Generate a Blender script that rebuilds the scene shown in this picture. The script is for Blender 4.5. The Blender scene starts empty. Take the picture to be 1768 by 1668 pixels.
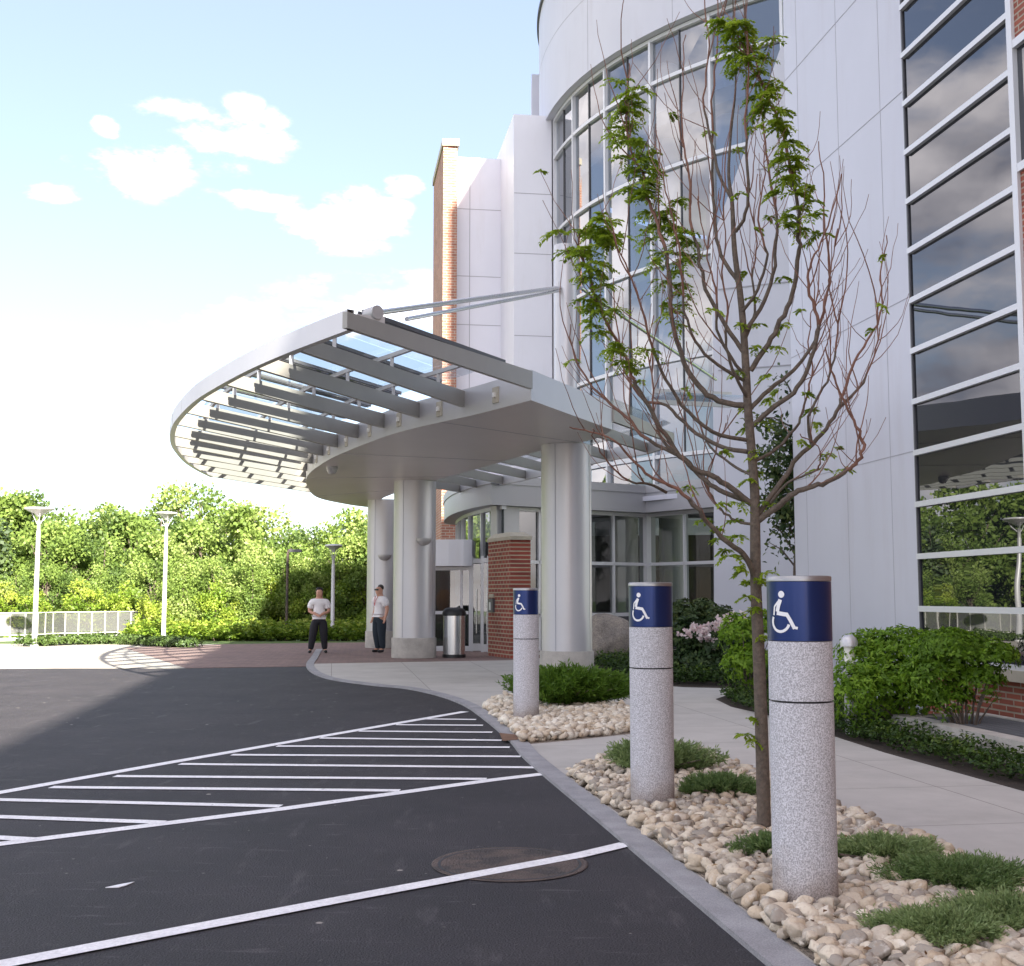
import bpy, bmesh, math, random
import numpy as np
from mathutils import Vector, Matrix
R_ = math.radians
S = bpy.context.scene
COL = S.collection
# ------------------------------------------------------------------ camera
F = 2070.0; TH = math.atan(196/2070.0); CH = 1.5
cd = bpy.data.cameras.new('camera'); cam = bpy.data.objects.new('camera', cd); COL.objects.link(cam)
cd.sensor_fit = 'HORIZONTAL'; cd.sensor_width = 36; cd.lens = 36*F/1768; cd.clip_end = 3000; cd.clip_start = .05
cam.location = (0, 0, CH); cam.rotation_euler = (R_(90)+TH, 0, 0)
S.camera = cam
S.view_settings.view_transform = 'Standard'; S.view_settings.look = 'None'; S.view_settings.gamma = 1
S.view_settings.use_curve_mapping = False
S.view_settings.exposure = 2.36
# ------------------------------------------------------------------ sun and sky
SUN_EL = 28.0; SAZ = 154.0      # azimuth clockwise from +Y
sd = bpy.data.lights.new('sun', 'SUN'); so = bpy.data.objects.new('sun', sd); COL.objects.link(so)
sd.energy = 5.0; sd.angle = R_(.6); sd.color = (1, .93, .80)
sv = Vector((math.sin(R_(SAZ))*math.cos(R_(SUN_EL)), math.cos(R_(SAZ))*math.cos(R_(SUN_EL)), math.sin(R_(SUN_EL))))
so.rotation_euler = sv.to_track_quat('Z', 'Y').to_euler()
W_ = bpy.data.worlds.new('World'); S.world = W_; W_.use_nodes = True
def build_world():
    nt = W_.node_tree; N = nt.nodes; L = nt.links; N.clear()
    def n(t, **k):
        o = N.new(t)
        for a, b in k.items(): setattr(o, a, b)
        return o
    def m(op, a, b=None, c=None, clamp=False):
        o = n('ShaderNodeMath', operation=op, use_clamp=clamp)
        for i, x in enumerate((a, b, c)):
            if x is None: continue
            if isinstance(x, (int, float)): o.inputs[i].default_value = x
            else: L.new(x, o.inputs[i])
        return o.outputs[0]
    sky = n('ShaderNodeTexSky', sky_type='NISHITA'); sky.sun_disc = False
    sky.sun_elevation = R_(SUN_EL); sky.sun_rotation = R_(SAZ); sky.air_density = 1.0; sky.dust_density = .8; sky.ozone_density = 1.0
    tc = n('ShaderNodeTexCoord'); sep = n('ShaderNodeSeparateXYZ'); L.new(tc.outputs['Generated'], sep.inputs[0])
    x, y, z = sep.outputs
    # clouds: stretched noise on the direction
    mp = n('ShaderNodeMapping'); mp.inputs['Scale'].default_value = (1, 1, 2.2); L.new(tc.outputs['Generated'], mp.inputs[0])
    nz = n('ShaderNodeTexNoise'); nz.inputs['Scale'].default_value = 3.2; nz.inputs['Detail'].default_value = 7; nz.inputs['Roughness'].default_value = .58
    L.new(mp.outputs[0], nz.inputs['Vector'])
    wide = n('ShaderNodeMapRange', interpolation_type='SMOOTHSTEP'); L.new(nz.outputs[0], wide.inputs[0])
    wide.inputs[1].default_value = .42; wide.inputs[2].default_value = .57
    reg = n('ShaderNodeMapRange', interpolation_type='SMOOTHSTEP'); L.new(x, reg.inputs[0])
    reg.inputs[1].default_value = -.44; reg.inputs[2].default_value = -.54
    back = n('ShaderNodeMapRange', interpolation_type='SMOOTHSTEP'); L.new(y, back.inputs[0])
    back.inputs[1].default_value = .3; back.inputs[2].default_value = .1
    regm = m('MAXIMUM', reg.outputs[0], back.outputs[0])
    fac = m('MULTIPLY', wide.outputs[0], regm)
    # the small cumulus groups over the woods
    nz2 = n('ShaderNodeTexNoise'); nz2.inputs['Scale'].default_value = 17; nz2.inputs['Detail'].default_value = 8; nz2.inputs['Roughness'].default_value = .62
    L.new(mp.outputs[0], nz2.inputs['Vector'])
    blobs = [(225,300,.040,.017),(290,268,.02,.009),(405,245,.040,.021),(420,192,.016,.012),(455,232,.025,.016),(182,220,.010,.007),(450,348,.045,.008),(585,392,.050,.018),(600,332,.030,.011),
             (700,520,.10,.02),(420,560,.06,.02),(560,545,.06,.018),(640,370,.03,.015),(300,190,.03,.008),(690,320,.02,.008),(90,330,.02,.008)]
    cur = None
    for px, py, rx, rz in blobs:
        u = (px-884)/F; v = (834-py)/F
        d = Vector((u, math.cos(TH)-v*math.sin(TH), math.sin(TH)+v*math.cos(TH))).normalized()
        dx = m('DIVIDE', m('SUBTRACT', x, d.x), rx*.95); dz = m('DIVIDE', m('SUBTRACT', z, d.z), rz*1.0)
        r2 = m('ADD', m('MULTIPLY', dx, dx), m('MULTIPLY', dz, dz))
        g = m('SUBTRACT', 1.0, m('MULTIPLY', r2, .5), clamp=True)
        g = m('MULTIPLY', g, m('GREATER_THAN', y, 0.0))
        cur = g if cur is None else m('MAXIMUM', cur, g)
    bl = m('ADD', cur, m('MULTIPLY', m('SUBTRACT', nz2.outputs[0], .52), 3.4))
    bm = n('ShaderNodeMapRange', interpolation_type='SMOOTHSTEP'); L.new(bl, bm.inputs[0]); bm.inputs[1].default_value = .30; bm.inputs[2].default_value = 1.35
    bfac = m('MULTIPLY', bm.outputs[0], m('GREATER_THAN', cur, .01)); bfac = m('MULTIPLY', bfac, m('MULTIPLY', cur, 2.2, clamp=True))
    allf = m('MAXIMUM', fac, bfac, clamp=True)
    # cloud colour: lit tops and greyer bases
    nz3 = n('ShaderNodeTexNoise'); nz3.inputs['Scale'].default_value = 6.5; nz3.inputs['Detail'].default_value = 5; L.new(mp.outputs[0], nz3.inputs['Vector'])
    cr = n('ShaderNodeValToRGB'); L.new(nz3.outputs[0], cr.inputs[0])
    cr.color_ramp.elements[0].position = .36; cr.color_ramp.elements[0].color = (2.8, 2.7, 3.1, 1)
    cr.color_ramp.elements[1].position = .66; cr.color_ramp.elements[1].color = (10.6, 9.7, 9.5, 1)
    mixb = n('ShaderNodeMix', data_type='RGBA'); L.new(bfac, mixb.inputs[0]); L.new(cr.outputs[0], mixb.inputs[6]); mixb.inputs[7].default_value = (10.5, 10.2, 10.0, 1)
    mix = n('ShaderNodeMix', data_type='RGBA'); L.new(m('MULTIPLY', allf, .92), mix.inputs[0]); hz = n('ShaderNodeMix', data_type='RGBA'); hz.inputs[0].default_value = .42; L.new(sky.outputs[0], hz.inputs[6]); hz.inputs[7].default_value = (2.7, 2.8, 3.8, 1); L.new(hz.outputs[2], mix.inputs[6]); L.new(mixb.outputs[2], mix.inputs[7])
    bg = n('ShaderNodeBackground'); L.new(mix.outputs[2], bg.inputs[0]); bg.inputs[1].default_value = .064
    out = n('ShaderNodeOutputWorld'); L.new(bg.outputs[0], out.inputs[0])
build_world()
# ------------------------------------------------------------------ geometry of the place
def ray(px, py):
    u = (px-884)/F; v = (834-py)/F
    return (u, math.cos(TH)-v*math.sin(TH), math.sin(TH)+v*math.cos(TH))
def G(px, py, z=0.0):                       # point of the level z seen at a place of the photo
    r = ray(px, py); t = (z-CH)/r[2]; return Vector((r[0]*t, r[1]*t, z))
def AT(px, py, Y):
    r = ray(px, py); t = Y/r[1]; return Vector((r[0]*t, Y, CH+r[2]*t))
def ZA(px, py, Y): return AT(px, py, Y).z
EC = Vector((.9891, .1474)); ES = Vector((-.1474, .9891))
def K(c, s, z=0.0):                         # kerb frame: c across, s along the kerb
    p = EC*(c*.9891)+ES*s; return Vector((p.x, p.y, z))
# ------------------------------------------------------------------ materials
MATS = {}
def mat(name, col, rough=.6, metal=0.0, var=.0, vs=3.0, bump=0.0, bs=40.0, col2=None, spec=.5, fine=0.0, fs=200.0, trans=0, island=False, blotch=None, coat=0.0):
    m = bpy.data.materials.new(name); m.use_nodes = True; MATS[name] = m
    nt = m.node_tree; N = nt.nodes; L = nt.links; b = N['Principled BSDF']
    b.inputs['Roughness'].default_value = rough; b.inputs['Metallic'].default_value = metal; b.inputs['Specular IOR Level'].default_value = spec
    if coat: b.inputs['Coat Weight'].default_value = coat; b.inputs['Coat Roughness'].default_value = .08
    tc = N.new('ShaderNodeTexCoord'); vec = tc.outputs['Object']
    c = list(col)+[1]; c2 = list(col2)+[1] if col2 else [x*(1-var) for x in col]+[1]
    cur = None
    if var or col2:
        nz = N.new('ShaderNodeTexNoise'); nz.inputs['Scale'].default_value = vs; nz.inputs['Detail'].default_value = 6; nz.inputs['Roughness'].default_value = .6; L.new(vec, nz.inputs['Vector'])
        rp = N.new('ShaderNodeValToRGB'); rp.color_ramp.elements[0].position = .32; rp.color_ramp.elements[1].position = .68
        rp.color_ramp.elements[0].color = c2; rp.color_ramp.elements[1].color = c; L.new(nz.outputs[0], rp.inputs[0]); cur = rp.outputs[0]
    if fine:
        nz = N.new('ShaderNodeTexNoise'); nz.inputs['Scale'].default_value = fs; nz.inputs['Detail'].default_value = 2; L.new(vec, nz.inputs['Vector'])
        rp = N.new('ShaderNodeValToRGB'); rp.color_ramp.elements[0].position = .38; rp.color_ramp.elements[1].position = .62
        rp.color_ramp.elements[0].color = (1-fine, 1-fine, 1-fine, 1); rp.color_ramp.elements[1].color = (1+fine*.4, 1+fine*.4, 1+fine*.4, 1); L.new(nz.outputs[0], rp.inputs[0])
        mx = N.new('ShaderNodeMix'); mx.data_type = 'RGBA'; mx.blend_type = 'MULTIPLY'; mx.inputs[0].default_value = 1
        if cur: L.new(cur, mx.inputs[6])
        else: mx.inputs[6].default_value = c
        L.new(rp.outputs[0], mx.inputs[7]); cur = mx.outputs[2]
    if cur: L.new(cur, b.inputs['Base Color'])
    else: b.inputs['Base Color'].default_value = c
    if bump:
        nz = N.new('ShaderNodeTexNoise'); nz.inputs['Scale'].default_value = bs; nz.inputs['Detail'].default_value = 5; L.new(vec, nz.inputs['Vector'])
        bp = N.new('ShaderNodeBump'); bp.inputs['Strength'].default_value = bump; bp.inputs['Distance'].default_value = .02; L.new(nz.outputs[0], bp.inputs['Height']); L.new(bp.outputs[0], b.inputs['Normal'])
    return m
def brick_mat(name, c1, c2, mort, w, h, ms, ang=0.0, flat=False, offset=.5, rough=.85, var=.3, squash_bump=.4, bw=1.0):
    m = bpy.data.materials.new(name); m.use_nodes = True; MATS[name] = m
    nt = m.node_tree; N = nt.nodes; L = nt.links; b = N['Principled BSDF']; b.inputs['Roughness'].default_value = rough
    geo = N.new('ShaderNodeNewGeometry'); mp = N.new('ShaderNodeMapping'); mp.inputs['Rotation'].default_value = (0, 0, ang); L.new(geo.outputs['Position'], mp.inputs[0])
    sp = N.new('ShaderNodeSeparateXYZ'); L.new(mp.outputs[0], sp.inputs[0])
    cb = N.new('ShaderNodeCombineXYZ')
    if flat: L.new(sp.outputs[0], cb.inputs[0]); L.new(sp.outputs[1], cb.inputs[1])
    else:
        ad = N.new('ShaderNodeMath'); ad.operation = 'ADD'; L.new(sp.outputs[0], ad.inputs[0]); L.new(sp.outputs[1], ad.inputs[1])
        L.new(ad.outputs[0], cb.inputs[0]); L.new(sp.outputs[2], cb.inputs[1])
    bt = N.new('ShaderNodeTexBrick'); L.new(cb.outputs[0], bt.inputs['Vector']); bt.offset = offset
    bt.inputs['Color1'].default_value = (*c1, 1); bt.inputs['Color2'].default_value = (*c2, 1); bt.inputs['Mortar'].default_value = (*mort, 1)
    bt.inputs['Scale'].default_value = 1; bt.inputs['Brick Width'].default_value = w; bt.inputs['Row Height'].default_value = h; bt.inputs['Mortar Size'].default_value = ms; bt.inputs['Mortar Smooth'].default_value = .3
    bt.inputs['Bias'].default_value = -.1
    nz = N.new('ShaderNodeTexNoise'); nz.inputs['Scale'].default_value = 1.6; nz.inputs['Detail'].default_value = 8; nz.inputs['Roughness'].default_value = .65; L.new(geo.outputs['Position'], nz.inputs['Vector'])
    rp = N.new('ShaderNodeValToRGB'); rp.color_ramp.elements[0].position = .3; rp.color_ramp.elements[1].position = .65
    rp.color_ramp.elements[0].color = (1-var, 1-var, 1-var, 1); L.new(nz.outputs[0], rp.inputs[0])
    mx = N.new('ShaderNodeMix'); mx.data_type = 'RGBA'; mx.blend_type = 'MULTIPLY'; mx.inputs[0].default_value = 1
    L.new(bt.outputs[0], mx.inputs[6]); L.new(rp.outputs[0], mx.inputs[7]); L.new(mx.outputs[2], b.inputs['Base Color'])
    iv = N.new('ShaderNodeMath'); iv.operation = 'SUBTRACT'; iv.inputs[0].default_value = 1; L.new(bt.outputs['Fac'], iv.inputs[1])
    bp = N.new('ShaderNodeBump'); bp.inputs['Strength'].default_value = squash_bump; bp.inputs['Distance'].default_value = .01; L.new(iv.outputs[0], bp.inputs['Height']); L.new(bp.outputs[0], b.inputs['Normal'])
    return m
def leaf_mat(name, stops, trans=.35, rough=.5):
    m = bpy.data.materials.new(name); m.use_nodes = True; MATS[name] = m
    nt = m.node_tree; N = nt.nodes; L = nt.links; b = N['Principled BSDF']; b.inputs['Roughness'].default_value = rough; b.inputs['Specular IOR Level'].default_value = .35
    at = N.new('ShaderNodeAttribute'); at.attribute_name = 'tint'
    oi = N.new('ShaderNodeObjectInfo'); 
    mr = N.new('ShaderNodeMath'); mr.operation = 'MULTIPLY_ADD'; L.new(oi.outputs['Random'], mr.inputs[0]); mr.inputs[1].default_value = .42; 
    L.new(at.outputs['Fac'], mr.inputs[2])
    sb = N.new('ShaderNodeMath'); sb.operation = 'SUBTRACT'; L.new(mr.outputs[0], sb.inputs[0]); sb.inputs[1].default_value = .2
    rp = N.new('ShaderNodeValToRGB'); els = rp.color_ramp.elements
    els[0].position = 0; els[0].color = (*stops[0], 1); els[1].position = 1; els[1].color = (*stops[-1], 1)
    for i, s in enumerate(stops[1:-1]): e = els.new((i+1)/(len(stops)-1)); e.color = (*s, 1)
    L.new(sb.outputs[0], rp.inputs[0]); L.new(rp.outputs[0], b.inputs['Base Color'])
    tr = N.new('ShaderNodeBsdfTranslucent'); L.new(rp.outputs[0], tr.inputs[0])
    ms = N.new('ShaderNodeMixShader'); ms.inputs[0].default_value = trans; L.new(b.outputs[0], ms.inputs[1]); L.new(tr.outputs[0], ms.inputs[2]); L.new(ms.outputs[0], N['Material Output'].inputs[0])
    return m
def glass_mat(name, tint, refl, rough=.01, wave=0.0, ws=1.5, trans=(0,0,0), gloss=(.95,.97,1.0)):
    m = bpy.data.materials.new(name); m.use_nodes = True; MATS[name] = m
    nt = m.node_tree; N = nt.nodes; L = nt.links; N.remove(N['Principled BSDF'])
    gl = N.new('ShaderNodeBsdfGlossy'); gl.inputs['Color'].default_value = (*gloss, 1); gl.inputs['Roughness'].default_value = rough
    if sum(trans) > 0: t = N.new('ShaderNodeBsdfTransparent'); t.inputs[0].default_value = (*trans, 1)
    else: t = N.new('ShaderNodeBsdfDiffuse'); t.inputs[0].default_value = (*tint, 1)
    fr = N.new('ShaderNodeLayerWeight'); fr.inputs['Blend'].default_value = .5
    pw = N.new('ShaderNodeMath'); pw.operation = 'POWER'; L.new(fr.outputs['Facing'], pw.inputs[0]); pw.inputs[1].default_value = 5
    ad = N.new('ShaderNodeMath'); ad.operation = 'MULTIPLY_ADD'; ad.use_clamp = True; L.new(pw.outputs[0], ad.inputs[0]); ad.inputs[1].default_value = 1-refl; ad.inputs[2].default_value = refl
    ms = N.new('ShaderNodeMixShader'); L.new(ad.outputs[0], ms.inputs[0]); L.new(t.outputs[0], ms.inputs[1]); L.new(gl.outputs[0], ms.inputs[2]); L.new(ms.outputs[0], N['Material Output'].inputs[0])
    if wave:
        tc = N.new('ShaderNodeTexCoord'); nz = N.new('ShaderNodeTexNoise'); nz.inputs['Scale'].default_value = ws; nz.inputs['Detail'].default_value = 1; L.new(tc.outputs['Object'], nz.inputs['Vector'])
        bp = N.new('ShaderNodeBump'); bp.inputs['Strength'].default_value = wave; bp.inputs['Distance'].default_value = .02; L.new(nz.outputs[0], bp.inputs['Height']); L.new(bp.outputs[0], gl.inputs['Normal'])
    return m
KA = math.atan2(.1474, .9891)
M_asph = mat('asphalt', (.038, .032, .037), .72, col2=(.019, .016, .020), vs=.9, bump=.8, bs=90, fine=.45, fs=75, spec=.5)
def overlay(m, scale, lo, hi, col, amt, stretch=(1, 1, 1), detail=6, vor=False, rot=0):
    nt = m.node_tree; N = nt.nodes; L = nt.links; b = N['Principled BSDF']; src = b.inputs['Base Color'].links[0].from_socket
    g = N.new('ShaderNodeNewGeometry'); mp = N.new('ShaderNodeMapping'); mp.inputs['Scale'].default_value = stretch; mp.inputs['Rotation'].default_value = (0, 0, rot); L.new(g.outputs['Position'], mp.inputs[0])
    if vor: t = N.new('ShaderNodeTexVoronoi'); t.inputs['Scale'].default_value = scale; o = t.outputs['Distance']
    else: t = N.new('ShaderNodeTexNoise'); t.inputs['Scale'].default_value = scale; t.inputs['Detail'].default_value = detail; t.inputs['Roughness'].default_value = .65; o = t.outputs[0]
    L.new(mp.outputs[0], t.inputs['Vector'])
    mr = N.new('ShaderNodeMapRange'); mr.interpolation_type = 'SMOOTHSTEP'; L.new(o, mr.inputs[0]); mr.inputs[1].default_value = lo; mr.inputs[2].default_value = hi; mr.inputs[4].default_value = amt
    mx = N.new('ShaderNodeMix'); mx.data_type = 'RGBA'; L.new(mr.outputs[0], mx.inputs[0]); L.new(src, mx.inputs[6]); mx.inputs[7].default_value = (*col, 1); L.new(mx.outputs[2], b.inputs['Base Color'])
    return m
overlay(M_asph, 2.4, .57, .72, (.11, .10, .105), .6, (1, 4.5, 1), 10, rot=.3)
overlay(M_asph, 1.1, .56, .70, (.10, .092, .095), .45, (5, 1, 1), 10, rot=-.25)
overlay(M_asph, 1.3, .58, .72, (.022, .020, .026), .6, (1, 1, 1), 5)
overlay(M_asph, 2.2, .05, .03, (.42, .38, .34), .9, vor=True); overlay(M_asph, 4.7, .05, .03, (.25, .23, .21), .8, vor=True)
overlay(M_asph, 26, .62, .70, (.13, .12, .12), .55)
M_conc = brick_mat('walk_concrete', (.50, .475, .44), (.46, .44, .41), (.22, .20, .18), 1.57, 1.5, .006, -KA, True, 0, .85, .16, .5)
M_concp = mat('concrete', (.50, .47, .43), .85, var=.25, vs=5, bump=.25, bs=60, fine=.15, fs=150)
M_apron = mat('apron_concrete', (.36, .335, .295), .85, var=.2, vs=1, fine=.1, fs=40)
M_kerb = mat('kerb_granite', (.36, .355, .37), .8, var=.3, vs=4, bump=.2, bs=60, fine=.2, fs=120)
M_pave = brick_mat('pavers', (.26, .17, .15), (.20, .135, .12), (.12, .10, .09), .22, .11, .006, R_(38), True, .5, .9, .25)
M_paint = mat('road_paint', (.90, .89, .90), .7, var=.12, vs=9, fine=.12, fs=60, bump=.2, bs=100)
overlay(M_paint, 14, .60, .70, (.22, .21, .22), .55, (1, 1, 1), 8); overlay(M_paint, 2.5, .5, .8, (.55, .54, .56), .5)
overlay(M_conc, 1.3, .50, .72, (.33, .31, .28), .35); overlay(M_conc, 45, .6, .7, (.30, .28, .26), .35)
M_soil = mat('soil', (.055, .04, .03), .95, var=.5, vs=12, bump=.8, bs=50)
M_grass = mat('turf', (.09, .15, .03), .9, var=.5, vs=2, bump=.6, bs=80)
M_panel = mat('white_panel', (.74, .75, .82), .38, .0, var=.04, vs=.7)  # lighter white: sky and ground bounce on the panel walls put into the colour
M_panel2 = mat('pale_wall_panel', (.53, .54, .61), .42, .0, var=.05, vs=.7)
overlay(M_panel, .8, .5, .75, (.60, .59, .62), .35, (2.5, 2.5, .35))
M_joint = mat('panel_joint', (.34, .34, .38), .7)
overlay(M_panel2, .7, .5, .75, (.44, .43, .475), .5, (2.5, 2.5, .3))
M_ves = mat('grey_fascia', (.36, .36, .38), .45, .2, var=.05, vs=1)
M_alu = mat('silver_panel', (.56, .555, .575), .36, .38, var=.05, vs=1.2)
M_soff = mat('soffit_panel', (.60, .565, .56), .38, .15, var=.06, vs=1)
M_beam = mat('louvre_metal', (.36, .35, .325), .45, .35, var=.08, vs=2)
M_alud = mat('grey_steel', (.46, .46, .47), .45, .25, var=.08, vs=2)
M_frame = mat('window_frame_paint', (.62, .63, .66), .4, .2)
M_dframe = mat('dark_frame', (.10, .10, .11), .5, .3)
M_steel = mat('stainless', (.62, .63, .66), .22, .9)
M_brick = brick_mat('brick', (.36, .105, .065), (.25, .07, .05), (.40, .34, .27), .29, .068, .011, -KA)
M_brick2 = brick_mat('fin_brick', (.44, .19, .12), (.33, .13, .09), (.48, .42, .35), .30, .10, .014, -KA)
M_brick3 = brick_mat('pier_brick', (.33, .075, .05), (.22, .05, .04), (.42, .36, .26), .30, .100, .016, -R_(55))
M_stone = mat('cast_stone', (.46, .42, .34), .85, var=.15, vs=5, bump=.2, bs=50)
M_roof = mat('roof_membrane', (.25, .25, .26), .9)
M_ring = mat('ring_metal', (.34, .34, .34), .35, .7)
M_black = mat('black_plastic', (.015, .015, .017), .45)
M_navy = mat('navy_enamel', (.016, .036, .15), .30, .6, coat=.12)
M_white = mat('white_film', (.82, .82, .84), .5)
M_rail = mat('rail_metal', (.38, .37, .35), .5)
M_gran = mat('bollard_granite', (.59, .585, .62), .75, fine=.42, fs=150, bump=.1, bs=90)
def stain(m):
    nt = m.node_tree; N = nt.nodes; L = nt.links; b = N['Principled BSDF']; src = b.inputs['Base Color'].links[0].from_socket
    tc = N.new('ShaderNodeTexCoord'); sp = N.new('ShaderNodeSeparateXYZ'); L.new(tc.outputs['Object'], sp.inputs[0])
    nz = N.new('ShaderNodeTexNoise'); nz.inputs['Scale'].default_value = 6; L.new(tc.outputs['Object'], nz.inputs['Vector'])
    ad = N.new('ShaderNodeMath'); ad.operation = 'MULTIPLY_ADD'; L.new(nz.outputs[0], ad.inputs[0]); ad.inputs[1].default_value = -.35; L.new(sp.outputs[2], ad.inputs[2])
    mr = N.new('ShaderNodeMapRange'); mr.interpolation_type = 'SMOOTHSTEP'; L.new(ad.outputs[0], mr.inputs[0]); mr.inputs[1].default_value = .16; mr.inputs[2].default_value = -.10; mr.inputs[4].default_value = .8
    mx = N.new('ShaderNodeMix'); mx.data_type = 'RGBA'; mx.blend_type = 'MULTIPLY'; L.new(mr.outputs[0], mx.inputs[0]); L.new(src, mx.inputs[6]); mx.inputs[7].default_value = (.55, .46, .38, 1); L.new(mx.outputs[2], b.inputs['Base Color'])
stain(M_gran)
M_inner = mat('interior_wall', (.42, .41, .38), .8)
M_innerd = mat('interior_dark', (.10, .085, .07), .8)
M_floor = mat('interior_floor', (.25, .23, .20), .6)
M_gfac = glass_mat('tinted_window_glass', (.008, .009, .012), .14, .008, .09, 1.3, gloss=(.80, .82, .86))
M_gdrum = glass_mat('curtain_glass', (0, 0, 0), .24, .012, .10, .6, trans=(.36, .42, .50))
M_gves = glass_mat('lobby_glass', (0, 0, 0), .12, .01, .03, 1.5, trans=(.30, .33, .33))
M_gcan = glass_mat('canopy_glass', (0, 0, 0), .05, .05, 0, 1, trans=(.82, .87, .90))
M_mesh = glass_mat('mesh_infill', (0, 0, 0), .12, .6, 0, 1, trans=(.55, .53, .50))
M_bark = mat('bark', (.165, .128, .10), .85, col2=(.085, .068, .055), vs=30, bump=.6, bs=90)
M_twig = mat('red_twig', (.25, .125, .09), .7, var=.4, vs=9)
M_fbark = mat('forest_bark', (.13, .10, .08), .9, var=.4, vs=4)
M_lwood = leaf_mat('wood_leaves', [(.07, .12, .03), (.15, .23, .05), (.25, .345, .08), (.36, .43, .15)], .5)
M_lwood2 = leaf_mat('wood_leaves_yellow', [(.07, .14, .018), (.15, .24, .025), (.24, .33, .04), (.35, .41, .07)], .4)
M_lpine = leaf_mat('pine_needles', [(.03, .055, .02), (.06, .09, .04), (.10, .14, .06)], .15)
M_lyoung = leaf_mat('young_leaves', [(.18, .27, .018), (.33, .46, .035), (.52, .62, .09)], .55)
M_ljun = leaf_mat('juniper_green', [(.06, .13, .015), (.11, .21, .022), (.18, .29, .035)], .3)
M_ldhedge = leaf_mat('hedge_green', [(.03, .06, .015), (.06, .10, .022), (.10, .15, .035)], .15)
M_ljunb = leaf_mat('juniper_blue', [(.06, .12, .035), (.14, .22, .07), (.28, .36, .15)], .35)
M_lshrub = leaf_mat('shrub_leaves', [(.08, .16, .012), (.16, .30, .02), (.28, .44, .04)], .45)
M_ldark = leaf_mat('dark_shrub_leaves', [(.015, .035, .01), (.035, .07, .018), (.09, .12, .03)], .15)
M_lgc = leaf_mat('ground_cover_leaves', [(.02, .045, .008), (.05, .10, .012), (.12, .17, .025)], .2)
M_petal = leaf_mat('blossom', [(.70, .50, .52), (.85, .72, .72), (.9, .85, .83)], .3)
M_pebble = leaf_mat('river_stone', [(.32, .28, .235), (.55, .47, .37), (.68, .60, .48), (.50, .395, .28), (.73, .68, .58)], .0, .75)
def pebble_detail(m):
    nt = m.node_tree; N = nt.nodes; L = nt.links; b = N['Principled BSDF']; tc = N.new('ShaderNodeTexCoord')
    nz = N.new('ShaderNodeTexNoise'); nz.inputs['Scale'].default_value = 55; nz.inputs['Detail'].default_value = 6; L.new(tc.outputs['Object'], nz.inputs['Vector'])
    bp = N.new('ShaderNodeBump'); bp.inputs['Strength'].default_value = .7; bp.inputs['Distance'].default_value = .01; L.new(nz.outputs[0], bp.inputs['Height']); L.new(bp.outputs[0], b.inputs['Normal'])
    overlay(m, 45, .50, .68, (.36, .27, .19), .45, (1, 1, 1), 6); overlay(m, 16, .54, .68, (.74, .70, .63), .5, (1, 1, 1), 5)
pebble_detail(M_pebble)
M_rock = mat('boulder_rock', (.30, .26, .22), .9, col2=(.15, .13, .12), vs=3.5, bump=1, bs=9, fine=.3, fs=40)
M_skin = mat('skin', (.50, .27, .19), .5)
M_shirt = mat('white_shirt', (.80, .78, .80), .8, var=.08, vs=8)
M_trous = mat('dark_trousers', (.012, .012, .018), .8)
M_trous2 = mat('navy_trousers', (.012, .022, .035), .8)
M_hair = mat('dark_hair', (.012, .008, .006), .5)
M_lan = mat('red_lanyard', (.5, .03, .05), .6)
M_iron = mat('cast_iron', (.14, .105, .09), .75, .2, var=.4, vs=6, bump=1, bs=70)
overlay(M_iron, 3, .5, .62, (.045, .04, .04), .85, (1, 1, 1), 6)
M_dirt = mat('rust_dirt', (.20, .11, .065), .9, var=.3, vs=8)
M_grate = mat('steel_grate', (.22, .23, .25), .5, .5)
M_lampw = mat('lamp_diffuser', (.75, .73, .68), .4)
M_orange = mat('orange_decor', (.75, .25, .03), .7)
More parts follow.
